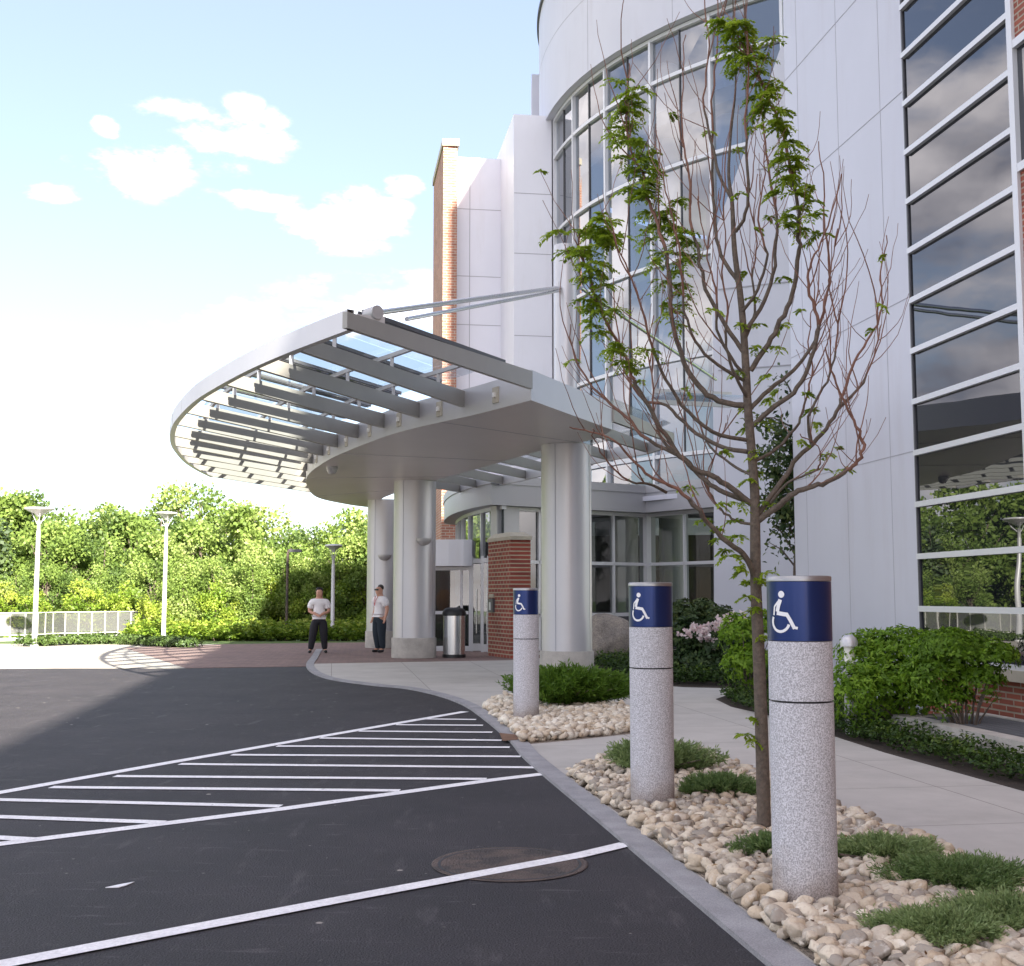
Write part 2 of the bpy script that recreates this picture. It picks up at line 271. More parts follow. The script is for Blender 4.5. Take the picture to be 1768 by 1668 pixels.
# ------------------------------------------------------------------ mesh collector
class MB:
    def __init__(s): s.v = []; s.f = []; s.sm = []; s.mi = []
    def face(s, pts, smooth=False, mi=0):
        i = len(s.v); s.v += [tuple(p) for p in pts]; s.f.append(tuple(range(i, i+len(pts)))); s.sm.append(smooth); s.mi.append(mi)
    def box(s, c, sz, rz=0.0, mi=0):
        c = Vector(c); h = Vector(sz)/2; Mz = Matrix.Rotation(rz, 3, 'Z'); i = len(s.v)
        for dx in (-1, 1):
            for dy in (-1, 1):
                for dz in (-1, 1): s.v.append(tuple(c+Mz@Vector((dx*h.x, dy*h.y, dz*h.z))))
        for q in ((0,1,3,2),(4,6,7,5),(0,4,5,1),(2,3,7,6),(0,2,6,4),(1,5,7,3)): s.f.append(tuple(i+k for k in q)); s.sm.append(False); s.mi.append(mi)
        return s
    def bar(s, a, b, w, h, mi=0, w2=None, h2=None, up=(0,0,1)):
        a = Vector(a); b = Vector(b); d = (b-a).normalized(); u = Vector(up)
        r = d.cross(u).normalized(); u = r.cross(d).normalized(); i = len(s.v)
        w2 = w if w2 is None else w2; h2 = h if h2 is None else h2
        for p, ww, hh in ((a, w, h), (b, w2, h2)):
            for sx, sz in ((-1,-1),(1,-1),(1,1),(-1,1)): s.v.append(tuple(p+r*sx*ww/2+u*sz*hh/2))
        for q in ((3,2,1,0),(4,5,6,7),(0,1,5,4),(1,2,6,5),(2,3,7,6),(3,0,4,7)): s.f.append(tuple(i+k for k in q)); s.sm.append(False); s.mi.append(mi)
        return s
    def tube(s, pts, rad, n=8, mi=0, caps=True):
        pts = [Vector(p) for p in pts]; k = len(pts)
        if isinstance(rad, (int, float)): rad = [rad]*k
        i0 = len(s.v); prev = None
        for j, p in enumerate(pts):
            d = (pts[min(j+1, k-1)]-pts[max(j-1, 0)])
            d = d.normalized() if d.length > 1e-9 else Vector((0,0,1))
            if prev is None:
                a = Vector((1,0,0)) if abs(d.x) < .9 else Vector((0,1,0)); u = d.cross(a).normalized()
            else: u = (prev-d*prev.dot(d)).normalized()
            prev = u; w = d.cross(u)
            for q in range(n):
                t = 2*math.pi*q/n; s.v.append(tuple(p+(u*math.cos(t)+w*math.sin(t))*rad[j]))
        for j in range(k-1):
            for q in range(n):
                a = i0+j*n+q; b = i0+j*n+(q+1)%n; s.f.append((a, b, b+n, a+n)); s.sm.append(True); s.mi.append(mi)
        if caps:
            s.face([s.v[i0+q] for q in reversed(range(n))], mi=mi); s.face([s.v[i0+(k-1)*n+q] for q in range(n)], mi=mi)
        return s
    def lathe(s, c, prof, n=48, mi=0, smooth=True):
        i0 = len(s.v); c = Vector(c); k = len(prof)
        for r, z in prof:
            for q in range(n):
                t = 2*math.pi*q/n; s.v.append((c.x+r*math.cos(t), c.y+r*math.sin(t), c.z+z))
        for j in range(k-1):
            for q in range(n):
                a = i0+j*n+q; b = i0+j*n+(q+1)%n; s.f.append((a, b, b+n, a+n)); s.sm.append(smooth); s.mi.append(mi)
        s.face([s.v[i0+q] for q in reversed(range(n))], mi=mi); s.face([s.v[i0+(k-1)*n+q] for q in range(n)], mi=mi)
        return s
    def slab(s, pts, z0, z1, mi=0):          # prism over a polygon (counter-clockwise)
        a = [Vector((p[0], p[1], z0)) for p in pts]; b = [Vector((p[0], p[1], z1)) for p in pts]
        ar = sum(pts[i][0]*pts[(i+1)%len(pts)][1]-pts[(i+1)%len(pts)][0]*pts[i][1] for i in range(len(pts)))
        if ar < 0: a.reverse(); b.reverse()
        s.face(b, mi=mi); s.face(list(reversed(a)), mi=mi); n = len(a)
        for i in range(n): s.face([a[i], a[(i+1)%n], b[(i+1)%n], b[i]], mi=mi)
        return s
    def wall(s, a, b, z0, z1, th=.2, mi=0):   # upright slab along a->b, thickness to the right of a->b
        a = Vector((a[0], a[1])); b = Vector((b[0], b[1])); d = (b-a).normalized(); n = Vector((d.y, -d.x))*th
        return s.slab([a, b, b+n, a+n], z0, z1, mi)
def link(o, parent=None):
    COL.objects.link(o)
    if parent: o.parent = parent
    return o
def wloc(o):
    v = Vector((0,0,0))
    while o: v += Vector(o.location); o = o.parent
    return v
def part(name, mb, mats, parent=None, loc=None, local=False, tint=None, bevel=0):
    me = bpy.data.meshes.new(name)
    off = Vector(loc) if (loc is not None and parent is None) else (wloc(parent) if parent and not local else Vector((0,0,0)))
    if isinstance(mb, MB):
        V = [(x-off.x, y-off.y, z-off.z) for x, y, z in mb.v]
        me.from_pydata(V, [], mb.f)
        me.polygons.foreach_set('use_smooth', mb.sm); me.polygons.foreach_set('material_index', mb.mi)
    else:
        V, Fc, T = mb; V = V-np.array(off); nv = len(V); nf, k = Fc.shape
        me.vertices.add(nv); me.vertices.foreach_set('co', V.astype(np.float32).ravel())
        me.loops.add(nf*k); me.loops.foreach_set('vertex_index', Fc.astype(np.int32).ravel())
        me.polygons.add(nf); me.polygons.foreach_set('loop_start', np.arange(0, nf*k, k, dtype=np.int32))
        me.update(calc_edges=True)
        if T is not None:
            a = me.attributes.new('tint', 'FLOAT', 'POINT'); a.data.foreach_set('value', T.astype(np.float32))
    for m in (mats if isinstance(mats, (list, tuple)) else [mats]): me.materials.append(m)
    me.update()
    o = bpy.data.objects.new(name, me); link(o, parent)
    if parent is None and loc is not None: o.location = loc
    if bevel:
        b = o.modifiers.new('bevel', 'BEVEL'); b.width = bevel; b.segments = 2; b.limit_method = 'ANGLE'
    return o
def tag(o, label, cat, group=None):
    o['label'] = label; o['category'] = cat
    if group: o['group'] = group
    return o
def thing(name, label, cat, loc=(0,0,0), group=None):
    o = bpy.data.objects.new(name, None); link(o); o.location = loc; o.empty_display_size = .2
    return tag(o, label, cat, group)
def struct(name, mb, m, kind='structure'):
    o = part(name, mb, m); o['kind'] = kind; return o
def weld(o, d=.0005):
    bm = bmesh.new(); bm.from_mesh(o.data); bmesh.ops.remove_doubles(bm, verts=bm.verts, dist=d); bm.to_mesh(o.data); bm.free()
def catmull(pts, n=8):
    P = [Vector(p) for p in pts]; out = []
    for i in range(len(P)-1):
        p0 = P[max(i-1,0)]; p1 = P[i]; p2 = P[i+1]; p3 = P[min(i+2, len(P)-1)]
        for k in range(n):
            t = k/n; out.append(.5*((2*p1)+(p2-p0)*t+(2*p0-5*p1+4*p2-p3)*t*t+(3*p1-p0-3*p2+p3)*t**3))
    out.append(P[-1]); return out
# ------------------------------------------------------------------ ground
def terrain():
    mb = MB(); xs = list(np.linspace(-70, 60, 40)); ys = [-60, -20, 0, 20, 36, 42, 46, 50, 55, 60, 70, 90, 140, 300, 900]
    xs = [-900, -250]+xs+[250, 900]
    def z(x, y):
        if y < 42: return -.03
        return -.03-min(1.5, (y-42)*.10)
    for i in range(len(xs)-1):
        for j in range(len(ys)-1):
            mb.face([(xs[i], ys[j], z(xs[i], ys[j])), (xs[i+1], ys[j], z(xs[i+1], ys[j])), (xs[i+1], ys[j+1], z(xs[i+1], ys[j+1])), (xs[i], ys[j+1], z(xs[i], ys[j+1]))], True)
    o = struct('ground', mb, M_grass); weld(o)
terrain()
kerb_px = [(546, 1122), (537, 1136), (529, 1147), (531, 1156), (545, 1166), (575, 1175), (640, 1184), (700, 1190), (755, 1202), (800, 1219), (840, 1247), (880, 1282)]
kerb_pts = [G(*p) for p in kerb_px] + [K(1.79, 11), K(1.79, 8), K(1.79, 4), K(1.79, 0), K(1.79, -12)]
kerb_c = catmull(kerb_pts, 8)
def offset(path, d):
    out = []
    for i, p in enumerate(path):
        t = (path[min(i+1, len(path)-1)]-path[max(i-1, 0)]); t.z = 0; t.normalize(); out.append(p+Vector((-t.y, t.x, 0))*d)
    return out
far_l = G(-40, 1155); far_r = G(531, 1151)
mb = MB(); mb.slab([(-70, -30), (9, -30), (9, 25.2), (far_r.x, far_r.y+.0), (far_l.x, far_l.y), (-70, far_l.y)], -.02, 0); struct('road', mb, M_asph)
# sunlit concrete apron at the left, pavers in front of the doors, concrete walk
pl1 = G(215, 1119); pl0 = G(320, 1154)
mb = MB(); mb.slab([(-70, far_l.y+.004), (pl0.x, pl0.y), (pl1.x, pl1.y), (-9, 38), (-70, 41)], -.02, .006); struct('apron_pavement', mb, M_apron)
mb = MB(); mb.slab([(pl0.x, pl0.y+.003), (far_r.x+.05, far_r.y+.003), G(545, 1147)[:2], G(880, 1141)[:2], (1.5, 30.5), (-1, 41), (-9, 38), (pl1.x+.003, pl1.y)], -.02, .010); struct('paver_pavement', mb, M_pave)
walk_in = offset(kerb_c, .08)
mb = MB()
wp = [p for p in walk_in if p.y < G(545, 1147).y]
mb.slab([G(545, 1147)[:2]]+[(p.x, p.y) for p in wp]+[tuple(K(7.3, -12)[:2]), tuple(K(7.3, 18.5)[:2]), (9.5, 30), (6, 34), (3.6, 34.6), (-.3, 31.8), (1.5, 30.4), G(880, 1141)[:2]], -.02, .014)
struct('sidewalk', mb, M_conc)
mb = MB(); a = kerb_c; b = offset(kerb_c, .17)
for i in range(len(a)-1):
    z = .026
    mb.face([(a[i].x, a[i].y, z), (a[i+1].x, a[i+1].y, z), (b[i+1].x, b[i+1].y, z), (b[i].x, b[i].y, z)])
    mb.face([(a[i].x, a[i].y, -.02), (a[i+1].x, a[i+1].y, -.02), (a[i+1].x, a[i+1].y, z), (a[i].x, a[i].y, z)])
    mb.face([(b[i].x, b[i].y, z), (b[i+1].x, b[i+1].y, z), (b[i+1].x, b[i+1].y, -.02), (b[i].x, b[i].y, -.02)])
o = struct('kerb', mb, M_kerb); weld(o)
# painted markings
def stripe(mb, pts, w, z=.004):
    P = [Vector((p.x, p.y)) for p in pts]
    L = []
    for i, p in enumerate(P):
        t = (P[min(i+1, len(P)-1)]-P[max(i-1, 0)]).normalized(); n = Vector((-t.y, t.x))*w/2; L.append((p+n, p-n))
    for i in range(len(L)-1):
        mb.face([(*L[i][0], z), (*L[i][1], z), (*L[i+1][1], z), (*L[i+1][0], z)])
def line(a, b, w, z=.004):
    mb = MB(); stripe(mb, [G(*a), G(*b)], w, z); return mb
mb = MB(); stripe(mb, [G(-500, 1455), G(0, 1369), G(300, 1316), G(803, 1229)], .125); struct('road_marking', mb, M_paint)
mb = MB(); stripe(mb, [G(-500, 1535), G(0, 1458), G(490, 1397), G(853, 1347), G(937, 1337)], .125); struct('road_marking', mb, M_paint)
mb = MB(); stripe(mb, [G(-300, 1725), G(0, 1668), G(600, 1553), G(998, 1479), G(1082, 1459)], .115, .0075); struct('road_marking', mb, M_paint)
for a, b in [((735,1242),(822,1243)), ((684,1252),(834,1253)), ((620,1263),(850,1265)), ((553,1275),(866,1279)), ((478,1289),(880,1291)), ((400,1304),(899,1307)), ((310,1320),(922,1326)),
             ((198,1341),(840,1346)), ((88,1360),(690,1366)), ((-420,1372),(485,1393)), ((-420,1397),(282,1421)), ((-400,1425),(60,1451))]:
    mb = line(a, b, .115, .0055); struct('road_marking', mb, M_paint)
# planting beds
bedA = [G(834,1224), G(862,1210), G(930,1207), G(1010,1212), G(1085,1230), G(1100,1268), G(1000,1279), G(903,1288)]
bedB = [K(1.99, 9.95), K(1.99, 6), K(1.99, 2), K(1.99, -4), K(3.55, -4), K(3.55, 4), K(3.55, 8), K(3.50, 11.0), G(1196,1297), G(1150,1296), G(1090,1302), G(1000,1323)]
bedC = [G(1236,1209), G(1262,1200), G(1330,1196), K(7.19, 18), K(7.19, -6), K(5.35, -6), K(5.35, 5), K(5.3, 11), G(1330,1238), G(1262,1222)]
bedD = [G(1020,1157), G(1060,1170), G(1110,1182), G(1180,1188), G(1300,1191), G(1345,1193), K(7.19, 18.55), Vector((9.3, 30, 0)), Vector((5.8, 32.5, 0)), Vector((4.0, 34.2, 0)), Vector((1.8, 32.6, 0)), G(1010,1128)]
M_grit = mat('stone_grit', (.36, .30, .24), .95, var=.6, vs=30, bump=1, bs=60)
for bp in (bedA, bedB, bedC, bedD):
    mb = MB(); mb.slab([(p.x, p.y) for p in bp], 0, .019); struct('soil_bed', mb, M_grit if bp in (bedA, bedB) else M_soil)
mb = MB(); dp = [G(783,1262)+Vector((0,0,0)), G(862,1270), G(905,1274), G(893,1282), G(868,1284)]; mb.face([(p.x, p.y, .0285) for p in dp[1:]]); struct('dirt_patch', mb, M_dirt)
# ------------------------------------------------------------------ numpy leaf / stone makers
RNG = np.random.default_rng(7)
def unit(v): return v/np.maximum(np.linalg.norm(v, axis=-1, keepdims=True), 1e-9)
def leaves(P, D, size, asp=.5, tint=None, nrm=None, fold=.15):
    """diamond leaves: P base points, D directions"""
    n = len(P); D = unit(D)
    if nrm is None: nrm = RNG.normal(size=(n, 3))
    Sd = unit(np.cross(D, nrm)); Nn = np.cross(Sd, D)
    sz = (size*(RNG.uniform(.7, 1.25, n)) if np.isscalar(size) else size)[:, None]
    a = P; b = P+D*sz*.5+Sd*sz*asp*.5+Nn*sz*fold*.3; c = P+D*sz-Nn*sz*fold; d = P+D*sz*.5-Sd*sz*asp*.5+Nn*sz*fold*.3
    V = np.stack([a, b, c, d], 1).reshape(-1, 3); Fc = np.arange(4*n).reshape(n, 4)
    T = np.repeat(RNG.uniform(0, 1, n) if tint is None else tint, 4)
    return V, Fc, T
def cat(*ms):
    V = []; Fc = []; T = []; o = 0
    for v, f, t in ms: V.append(v); Fc.append(f+o); T.append(t); o += len(v)
    return np.concatenate(V), np.concatenate(Fc), np.concatenate(T)
def inpoly(x, y, poly):
    c = np.zeros(len(x), bool); n = len(poly); j = n-1
    for i in range(n):
        xi, yi = poly[i][0], poly[i][1]; xj, yj = poly[j][0], poly[j][1]
        c ^= ((yi > y) != (yj > y)) & (x < (xj-xi)*(y-yi)/(yj-yi+1e-12)+xi); j = i
    return c
def ico(sub):
    bm = bmesh.new(); bmesh.ops.create_icosphere(bm, subdivisions=sub, radius=1); V = np.array([v.co[:] for v in bm.verts]); Fc = np.array([[v.index for v in f.verts] for f in bm.faces]); bm.free(); return V, Fc
def stone_field(poly, spacing, zlo, layers, sub, avoid=(), ymin=-99, ymax=99, smin=.5, smax=1.5, rbase=.0375):
    xs = [p[0] for p in poly]; ys = [p[1] for p in poly]; V0, F0 = ico(sub)
    variants = []
    for k in range(10):
        vv = V0*(1+.06*np.sin(V0@RNG.normal(size=3)*3))[:, None]
        for q in range(10):
            ax = unit(RNG.normal(size=3)); d = vv@ax; vv = vv-np.outer(np.clip(d-RNG.uniform(.46, .78), 0, 1)*.97, ax)
        variants.append(vv*1.18)
    out = []
    for lay in range(layers):
        gx = np.arange(min(xs), max(xs), spacing); gy = np.arange(max(min(ys), ymin), min(max(ys), ymax), spacing)
        X, Y = np.meshgrid(gx, gy); X = X.ravel()+RNG.uniform(-.5, .5, X.size)*spacing; Y = Y.ravel()+RNG.uniform(-.5, .5, Y.size)*spacing
        k = inpoly(X, Y, poly)&(X/np.maximum(Y, .1) < .50); X = X[k]; Y = Y[k]
        for (ax, ay, ar) in avoid:
            k = (X-ax)**2+(Y-ay)**2 > ar*ar; X = X[k]; Y = Y[k]
        n = len(X); s = RNG.uniform(smin, smax, n)**1.0*rbase
        for i in range(n):
            v = variants[RNG.integers(10)]; q = Matrix.Rotation(RNG.uniform(0, 6.3), 3, 'Z')@Matrix.Rotation(RNG.normal()*.35, 3, 'X')@Matrix.Rotation(RNG.normal()*.35, 3, 'Y')
            sc = np.array([1.25, .95, .68])*s[i]*RNG.uniform(.85, 1.15, 3)
            vv = (v*sc)@np.array(q).T+np.array([X[i], Y[i], zlo+lay*.035+s[i]*.35])
            out.append((vv, F0, np.full(len(vv), RNG.uniform(0, 1))))
    return cat(*out)
BOL = [G(1391.5, 1570, .05), G(1127, 1395, .05), G(908.5, 1244, .05)]
BOL = [Vector((p.x*(1+.15/p.y), p.y+.15, 0)) for p in BOL]
TREE0 = G(1319, 1452)
av = [(b.x, b.y, .17) for b in BOL]+[(TREE0.x, TREE0.y, .06)]
pB = [(p.x, p.y) for p in bedB]; pA = [(p.x, p.y) for p in bedA]
def shrinkpoly(poly, d):
    cx = sum(p[0] for p in poly)/len(poly); cy = sum(p[1] for p in poly)/len(poly)
    return [((p[0]-cx)*(1-d)+cx, (p[1]-cy)*(1-d)+cy) for p in poly]
def smoothed(o):
    o.data.polygons.foreach_set('use_smooth', [True]*len(o.data.polygons)); return o
pBs = [(K(1.985, 10.0)[:2]), tuple(K(1.985, -1)[:2]), tuple(K(3.50, -1)[:2]), tuple(K(3.5, 11.1)[:2]), (G(1190,1300)[:2]), (G(1090,1305)[:2])]
near = cat(stone_field(pBs, .064, .03, 2, 3, av, 3.2, 6.0), stone_field(pBs, .064, .03, 2, 2, av, 6.0, 8.0))
farr = stone_field(pBs, .068, .03, 2, 1, av, 8.0, 12.5)
smoothed(struct('river_stones', cat(near, farr), M_pebble, 'stuff'))
smoothed(struct('river_stones', stone_field(shrinkpoly(pA, .02), .08, .03, 2, 1, av, 3, 30, rbase=.047), M_pebble, 'stuff'))
lr = np.random.default_rng(77); LX = lr.uniform(0, 3.4, 900); LY = lr.uniform(4, 11.5, 900); k_ = inpoly(LX, LY, pBs); LX = LX[k_]; LY = LY[k_]; nn_ = len(LX)
ld = lr.normal(size=(nn_, 3)); ld[:, 2] *= .25; ln = lr.normal(size=(nn_, 3))*.4; ln[:, 2] += 1
M_litter = leaf_mat('dry_leaf', [(.10, .05, .02), (.22, .12, .05), (.30, .20, .10)], .1)
struct('leaf_litter', leaves(np.stack([LX, LY, lr.uniform(.07, .115, nn_)], 1), ld, .035, .5, lr.uniform(size=nn_), ln), M_litter, 'stuff')
# ------------------------------------------------------------------ building
bld = thing('medical_building', 'large pale panelled building with a curved glass drum and a low glazed entrance', 'building', (3, 33, 0))
FC = 7.2
def fpt(px, off=0.0): # facade point below photo column px (at the horizon)
    u = (px-884)/F; Y = FC/(u+.1490); return Vector((u*Y, Y))
def Kc(s, z=0, d=0): return K(FC+d, s, z)
def s_of(p): return ES.x*p.x+ES.y*p.y
def fac_s(px, py):  # s where the facade is met by the ray
    r = ray(px, py); t = FC/(r[0]+.1490*r[1]); return s_of(Vector((r[0]*t, r[1]*t))), CH+r[2]*t
sE = fac_s(1372, 900)[0]; sW1 = fac_s(1587, 1050)[0]; sW0 = fac_s(1757, 300)[0]
HF = 18.4
def facebox(s0, s1, z0, z1, d0, d1):   # d negative = towards the road
    return [K(FC+d0, s0)[:2], K(FC+d0, s1)[:2], K(FC+d1, s1)[:2], K(FC+d1, s0)[:2]], z0, z1
mb = MB(); mb.slab(*facebox(sW1, sE, 0, HF, 0, .35)); mb.slab(*facebox(sW0-40, sE, HF-1.6, HF-.002, .36, 12)); mb.slab(*facebox(sE-.3, sE, 0, HF-1.7, .352, 12))

for px in (1380, 1449, 1523):
    s = fac_s(px, 300)[0]; mb.slab(*facebox(s-.004, s+.004, .3, HF-.1, -.003, .01), 1)
for px, py in ((1362, 132), (1420, 280), (1440, 580), (1545, 787)):
    z = fac_s(px, py)[1]; mb.slab(*facebox(sW1+.02, sE-.01, z-.005, z+.005, -.004, .01), 1)
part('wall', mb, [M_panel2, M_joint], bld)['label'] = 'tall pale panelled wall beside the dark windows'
mb = MB(); mb.slab(*facebox(12, sE-.1, HF-2, 33, 6.8, 22)); part('shade_block', mb, M_panel2, bld)  # added unseen block, casts shade on the slanted wall, parapet and fin
# brick of the wing
zs = fac_s(1745, 1153)[1]; zb1 = fac_s(1757, 300)[1]; zb2 = fac_s(1740, 80)[1]
mb = MB(); mb.slab(*facebox(sW0-30, sW1, 0, zs-.14, .05, .4)); mb.slab(*facebox(sW0-40, sW0, zb2, HF-.004, .0, .35)); mb.slab(*facebox(sW0-40, sW0, zs, zb1, .0, .35)); mb.slab(*facebox(sW0-40, sW0-6, zb1, zb2, .0, .35))
part('brick_wall', mb, M_brick, bld)
mb = MB(); mb.slab(*facebox(sW0-30, sW1-.02, zs-.14, zs-.02, -.05, .35)); part('window_sill', mb, M_stone, bld)
zr = [fac_s(1586, y)[1] for y in (1051, 956, 866, 773, 681, 589, 500, 411, 325, 240, 160)]
dz = (zr[-1]-zr[0])/10; zr = [zs]+[zr[0]+dz*i for i in range(0, 22)]; zr = [z for z in zr if z < HF-1.7]
win = MB(); win.slab(*facebox(sW0, sW1-.002, zs, zr[-1], .02, .05)); win.slab(*facebox(sW0-6, sW0-.05, zb1, zb2, .02, .05))
wf = MB()
for z in zr: wf.slab(*facebox(sW0, sW1-.035, z-.034, z+.034, -.035, .0185))
wf.slab(*facebox(sW1-.032, sW1-.002, zs+.046, zr[-1]+.05, -.003, .0187), 1); wf.slab(*facebox(sW0-.05, sW0+.05, zs+.05, zr[-1]+.05, -.038, .0187))
wf.slab(*facebox(sW0-6, sW0-.051, zb2-.09, zb2, -.035, .0185)); wf.slab(*facebox(sW0-6, sW0-.051, zb1, zb1+.09, -.035, .0185))
g = part('ribbon_window', win, M_gfac, bld); part('frame', wf, [M_frame, M_dframe], g)
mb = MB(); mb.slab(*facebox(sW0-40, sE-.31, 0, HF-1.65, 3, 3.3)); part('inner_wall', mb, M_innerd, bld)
# drum
DC = Vector((15.12, 43.4)); DR = 13.8
def dp_(al, r=DR): return Vector((DC.x-math.cos(R_(al))*r, DC.y-math.sin(R_(al))*r))
A0, A1, BAY = 9.7, 65.7, 9.34
Yd = dp_(37.7).y
zrow = [ZA(1123, y, Yd) for y in (790, 628, 461, 301, 147, 72)]
def arc_strip(mb, r0, r1, z0, z1, a0=A0, a1=A1, n=48):   # curved bar
    A = np.linspace(a0, a1, n+1)
    for i in range(n):
        p = [dp_(A[i], r1), dp_(A[i+1], r1), dp_(A[i+1], r0), dp_(A[i], r0)]
        q = [(x.x, x.y) for x in p]
        mb.face([(*q[0], z0), (*q[1], z0), (*q[1], z1), (*q[0], z1)], True)
        mb.face([(*q[2], z0), (*q[3], z0), (*q[3], z1), (*q[2], z1)], True)
        mb.face([(*q[0], z1), (*q[1], z1), (*q[2], z1), (*q[3], z1)]); mb.face([(*q[3], z0), (*q[2], z0), (*q[1], z0), (*q[0], z0)])
def facet(mb, r, z0, z1, th=.02):                      # flat panes between mullions
    k = 0; a = A0
    while a < A1-.1:
        p = dp_(a, r); q = dp_(a+BAY/2, r); tw = RNG.uniform(-.006, .006)
        d = (q-p).normalized(); n = Vector((-d.y, d.x))*tw; mb.face([(p.x+n.x, p.y+n.y, z0), (q.x-n.x, q.y-n.y, z0), (q.x, q.y, z1), (p.x, p.y, z1)]); a += BAY/2
gm = MB()
zz = [zrow[0]-1.2]+zrow
for i in range(len(zz)-1): facet(gm, DR-.05, zz[i], zz[i+1])
cw = part('curtain_wall', gm, M_gdrum, bld)
fm = MB()
for z in zrow: arc_strip(fm, DR-.1, DR+.05, z-.055, z+.055)
for z in (zrow[0]-1.2,): arc_strip(fm, DR-.1, DR+.061, z-.08, z+.08)
a = A0
while a < A1:
    p = dp_(a, DR-.02); fm.box((p.x, p.y, (zrow[0]-1.2+zrow[-1])/2), (.18, .085, zrow[-1]-zrow[0]+1.2), R_(a)); a += BAY
part('mullion', fm, M_frame, cw)
fm = MB(); a = A0+BAY/2
while a < A1:
    p = dp_(a, DR-.04); fm.box((p.x, p.y, (zrow[0]+zrow[-1])/2), (.06, .03, zrow[-1]-zrow[0]), R_(a)); a += BAY
part('thin_mullion', fm, M_dframe, cw)
zt = ZA(932, 38, 43.2)
mb = MB(); arc_strip(mb, DR-.4, DR+.3, zrow[-1]+.08, zt, -14, 66, 70); PM = mb; NP = len(mb.f)
mb = MB(); arc_strip(mb, DR-.5, DR+.38, zt+.002, zt+.14, -14, 66, 70); part('roof_edge', mb, M_dframe, bld)
mb = MB(); n = 60
ring = [dp_(-14+80*i/n, DR-.3) for i in range(n+1)]; mb.slab([(p.x, p.y) for p in ring]+[(18, 45)], zt-.9, zt-.7); part('roof', mb, M_roof, bld)
part('drum_ceiling', MB().slab([(DC.x+math.cos(k*math.pi/30)*(DR-.5), DC.y+math.sin(k*math.pi/30)*(DR-.5)) for k in range(60)], zrow[-1]+.2, zrow[-1]+.4), M_inner, bld)
mb = MB()
mb = PM
for al in (26, 42.5): 
    for r in (DR+.3,): p = dp_(al, r); mb.box((p.x, p.y, (zrow[-1]+zt)/2), (.008, .018, zt-zrow[-1]-.2), R_(al), 1)
k_ = len(mb.f); arc_strip(mb, DR+.29, DR+.304, zrow[-1]+2.6, zrow[-1]+2.617, -14, 66, 50); mb.mi[k_:] = [1]*(len(mb.f)-k_)
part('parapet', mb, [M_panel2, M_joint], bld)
# inside the drum
for z in (zrow[0]+.1, zrow[2]-.1, zrow[4]-.65): mb = MB(); arc_strip(mb, DR-5.95, DR-.55, z-.45, z, A0-2, A1, 30); part('floor_slab', mb, M_inner, bld)
for al in (21, 33, 45, 57): p = dp_(al, DR-1.6); mb = MB(); mb.tube([(p.x, p.y, 0), (p.x, p.y, zrow[-1])], .38, 20); part('interior_column', mb, M_panel, bld)
mb = MB(); arc_strip(mb, DR-6.2, DR-6, 0, zrow[-1], -50, 110, 40); part('interior_wall', mb, M_inner, bld)
mb = MB(); arc_strip(mb, DR-.3, DR-.05, 0, zrow[-1]+.1, -70, A0-.2, 30); part('rear_drum_wall', mb, M_panel2, bld)
# white wall right of the drum, cut on the slant
wd = Vector((.905, -.42)).normalized(); w0 = Vector((5.62, 32.55))
def onF(px, py):
    r = ray(px, py); # w0 + wd*s = (r0 t, r1 t)
    A = np.array([[wd.x, -r[0]], [wd.y, -r[1]]]); s, t = np.linalg.solve(A, np.array([-w0.x, -w0.y])); return Vector((r[0]*t, r[1]*t, CH+r[2]*t))
pts = [onF(1231, 1000), onF(1231, 410), onF(1285, 262), onF(1356, 58), onF(1430, 58)]; pts[0].z = 0
e = onF(1430, 1000); pts.append(Vector((pts[-1].x, pts[-1].y, 0)))
nF = Vector((-.42, -.905, 0)).normalized()
mb = MB(); f = [p.copy() for p in pts]; bk = [p-nF*.25 for p in pts]
mb.face(list(reversed(f))); mb.face(bk)
for i in range(len(f)): j = (i+1) % len(f); mb.face([f[i], f[j], bk[j], bk[i]])
for px, py in ((1290, 155), (1262, 293), (1240, 500), (1240, 640)):
    a = onF(px+ (0 if py > 400 else 45), py); b = onF(1420, py); b.z = a.z; a = a+nF*.012; b = b+nF*.012; mb.bar(a, b, .02, .03, 1)
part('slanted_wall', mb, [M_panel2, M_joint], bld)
# flat panelled walls left of the drum and the brick fin
def frontwall(px0, px1, Y, ztop, th, name, m, py=400, jz=(), jp=()):
    a = AT(px0, py, Y); d = EC.normalized(); u1 = AT(px1, py, Y).x/Y
    # b on the line a + d*t with x/y = u1
    t = (u1*a.y-a.x)/(d.x-u1*d.y); b = Vector((a.x+d.x*t, a.y+d.y*t))
    mb = MB(); mb.wall((b.x, b.y), (a.x, a.y), 0, ztop, th); jm = mb; n = Vector((d.y, -d.x))
    for z in jz: jm.wall((b.x+n.x*.004-d.x*.02, b.y+n.y*.004-d.y*.02), (a.x+n.x*.004+d.x*.02, a.y+n.y*.004+d.y*.02), z-.012, z+.012, .012, 1)
    for fr in jp: c = Vector((a.x, a.y))+(b-Vector((a.x, a.y)))*fr; jm.box((c.x+n.x*.002, c.y+n.y*.002, ztop/2), (.022, .01, ztop-.02), KA, 1)
    part(name, mb, [m, M_joint], bld)
    return a, b
YC = 41.0
frontwall(887, 953, YC, ZA(920, 197, YC), 5.0, 'panel_wall', M_panel, 400, [ZA(920, y, YC) for y in (333, 437, 579)])
YB = 44.0
frontwall(786, 890, YB, ZA(830, 271, YB), 3, 'panel_wall', M_panel, 400, [ZA(840, y, YB) for y in (360, 476, 560)], (.24, .8))
YF = 43.2
frontwall(765, 789, YF, ZA(775, 252, YF), 4.4, 'brick_fin', M_brick2, 400)
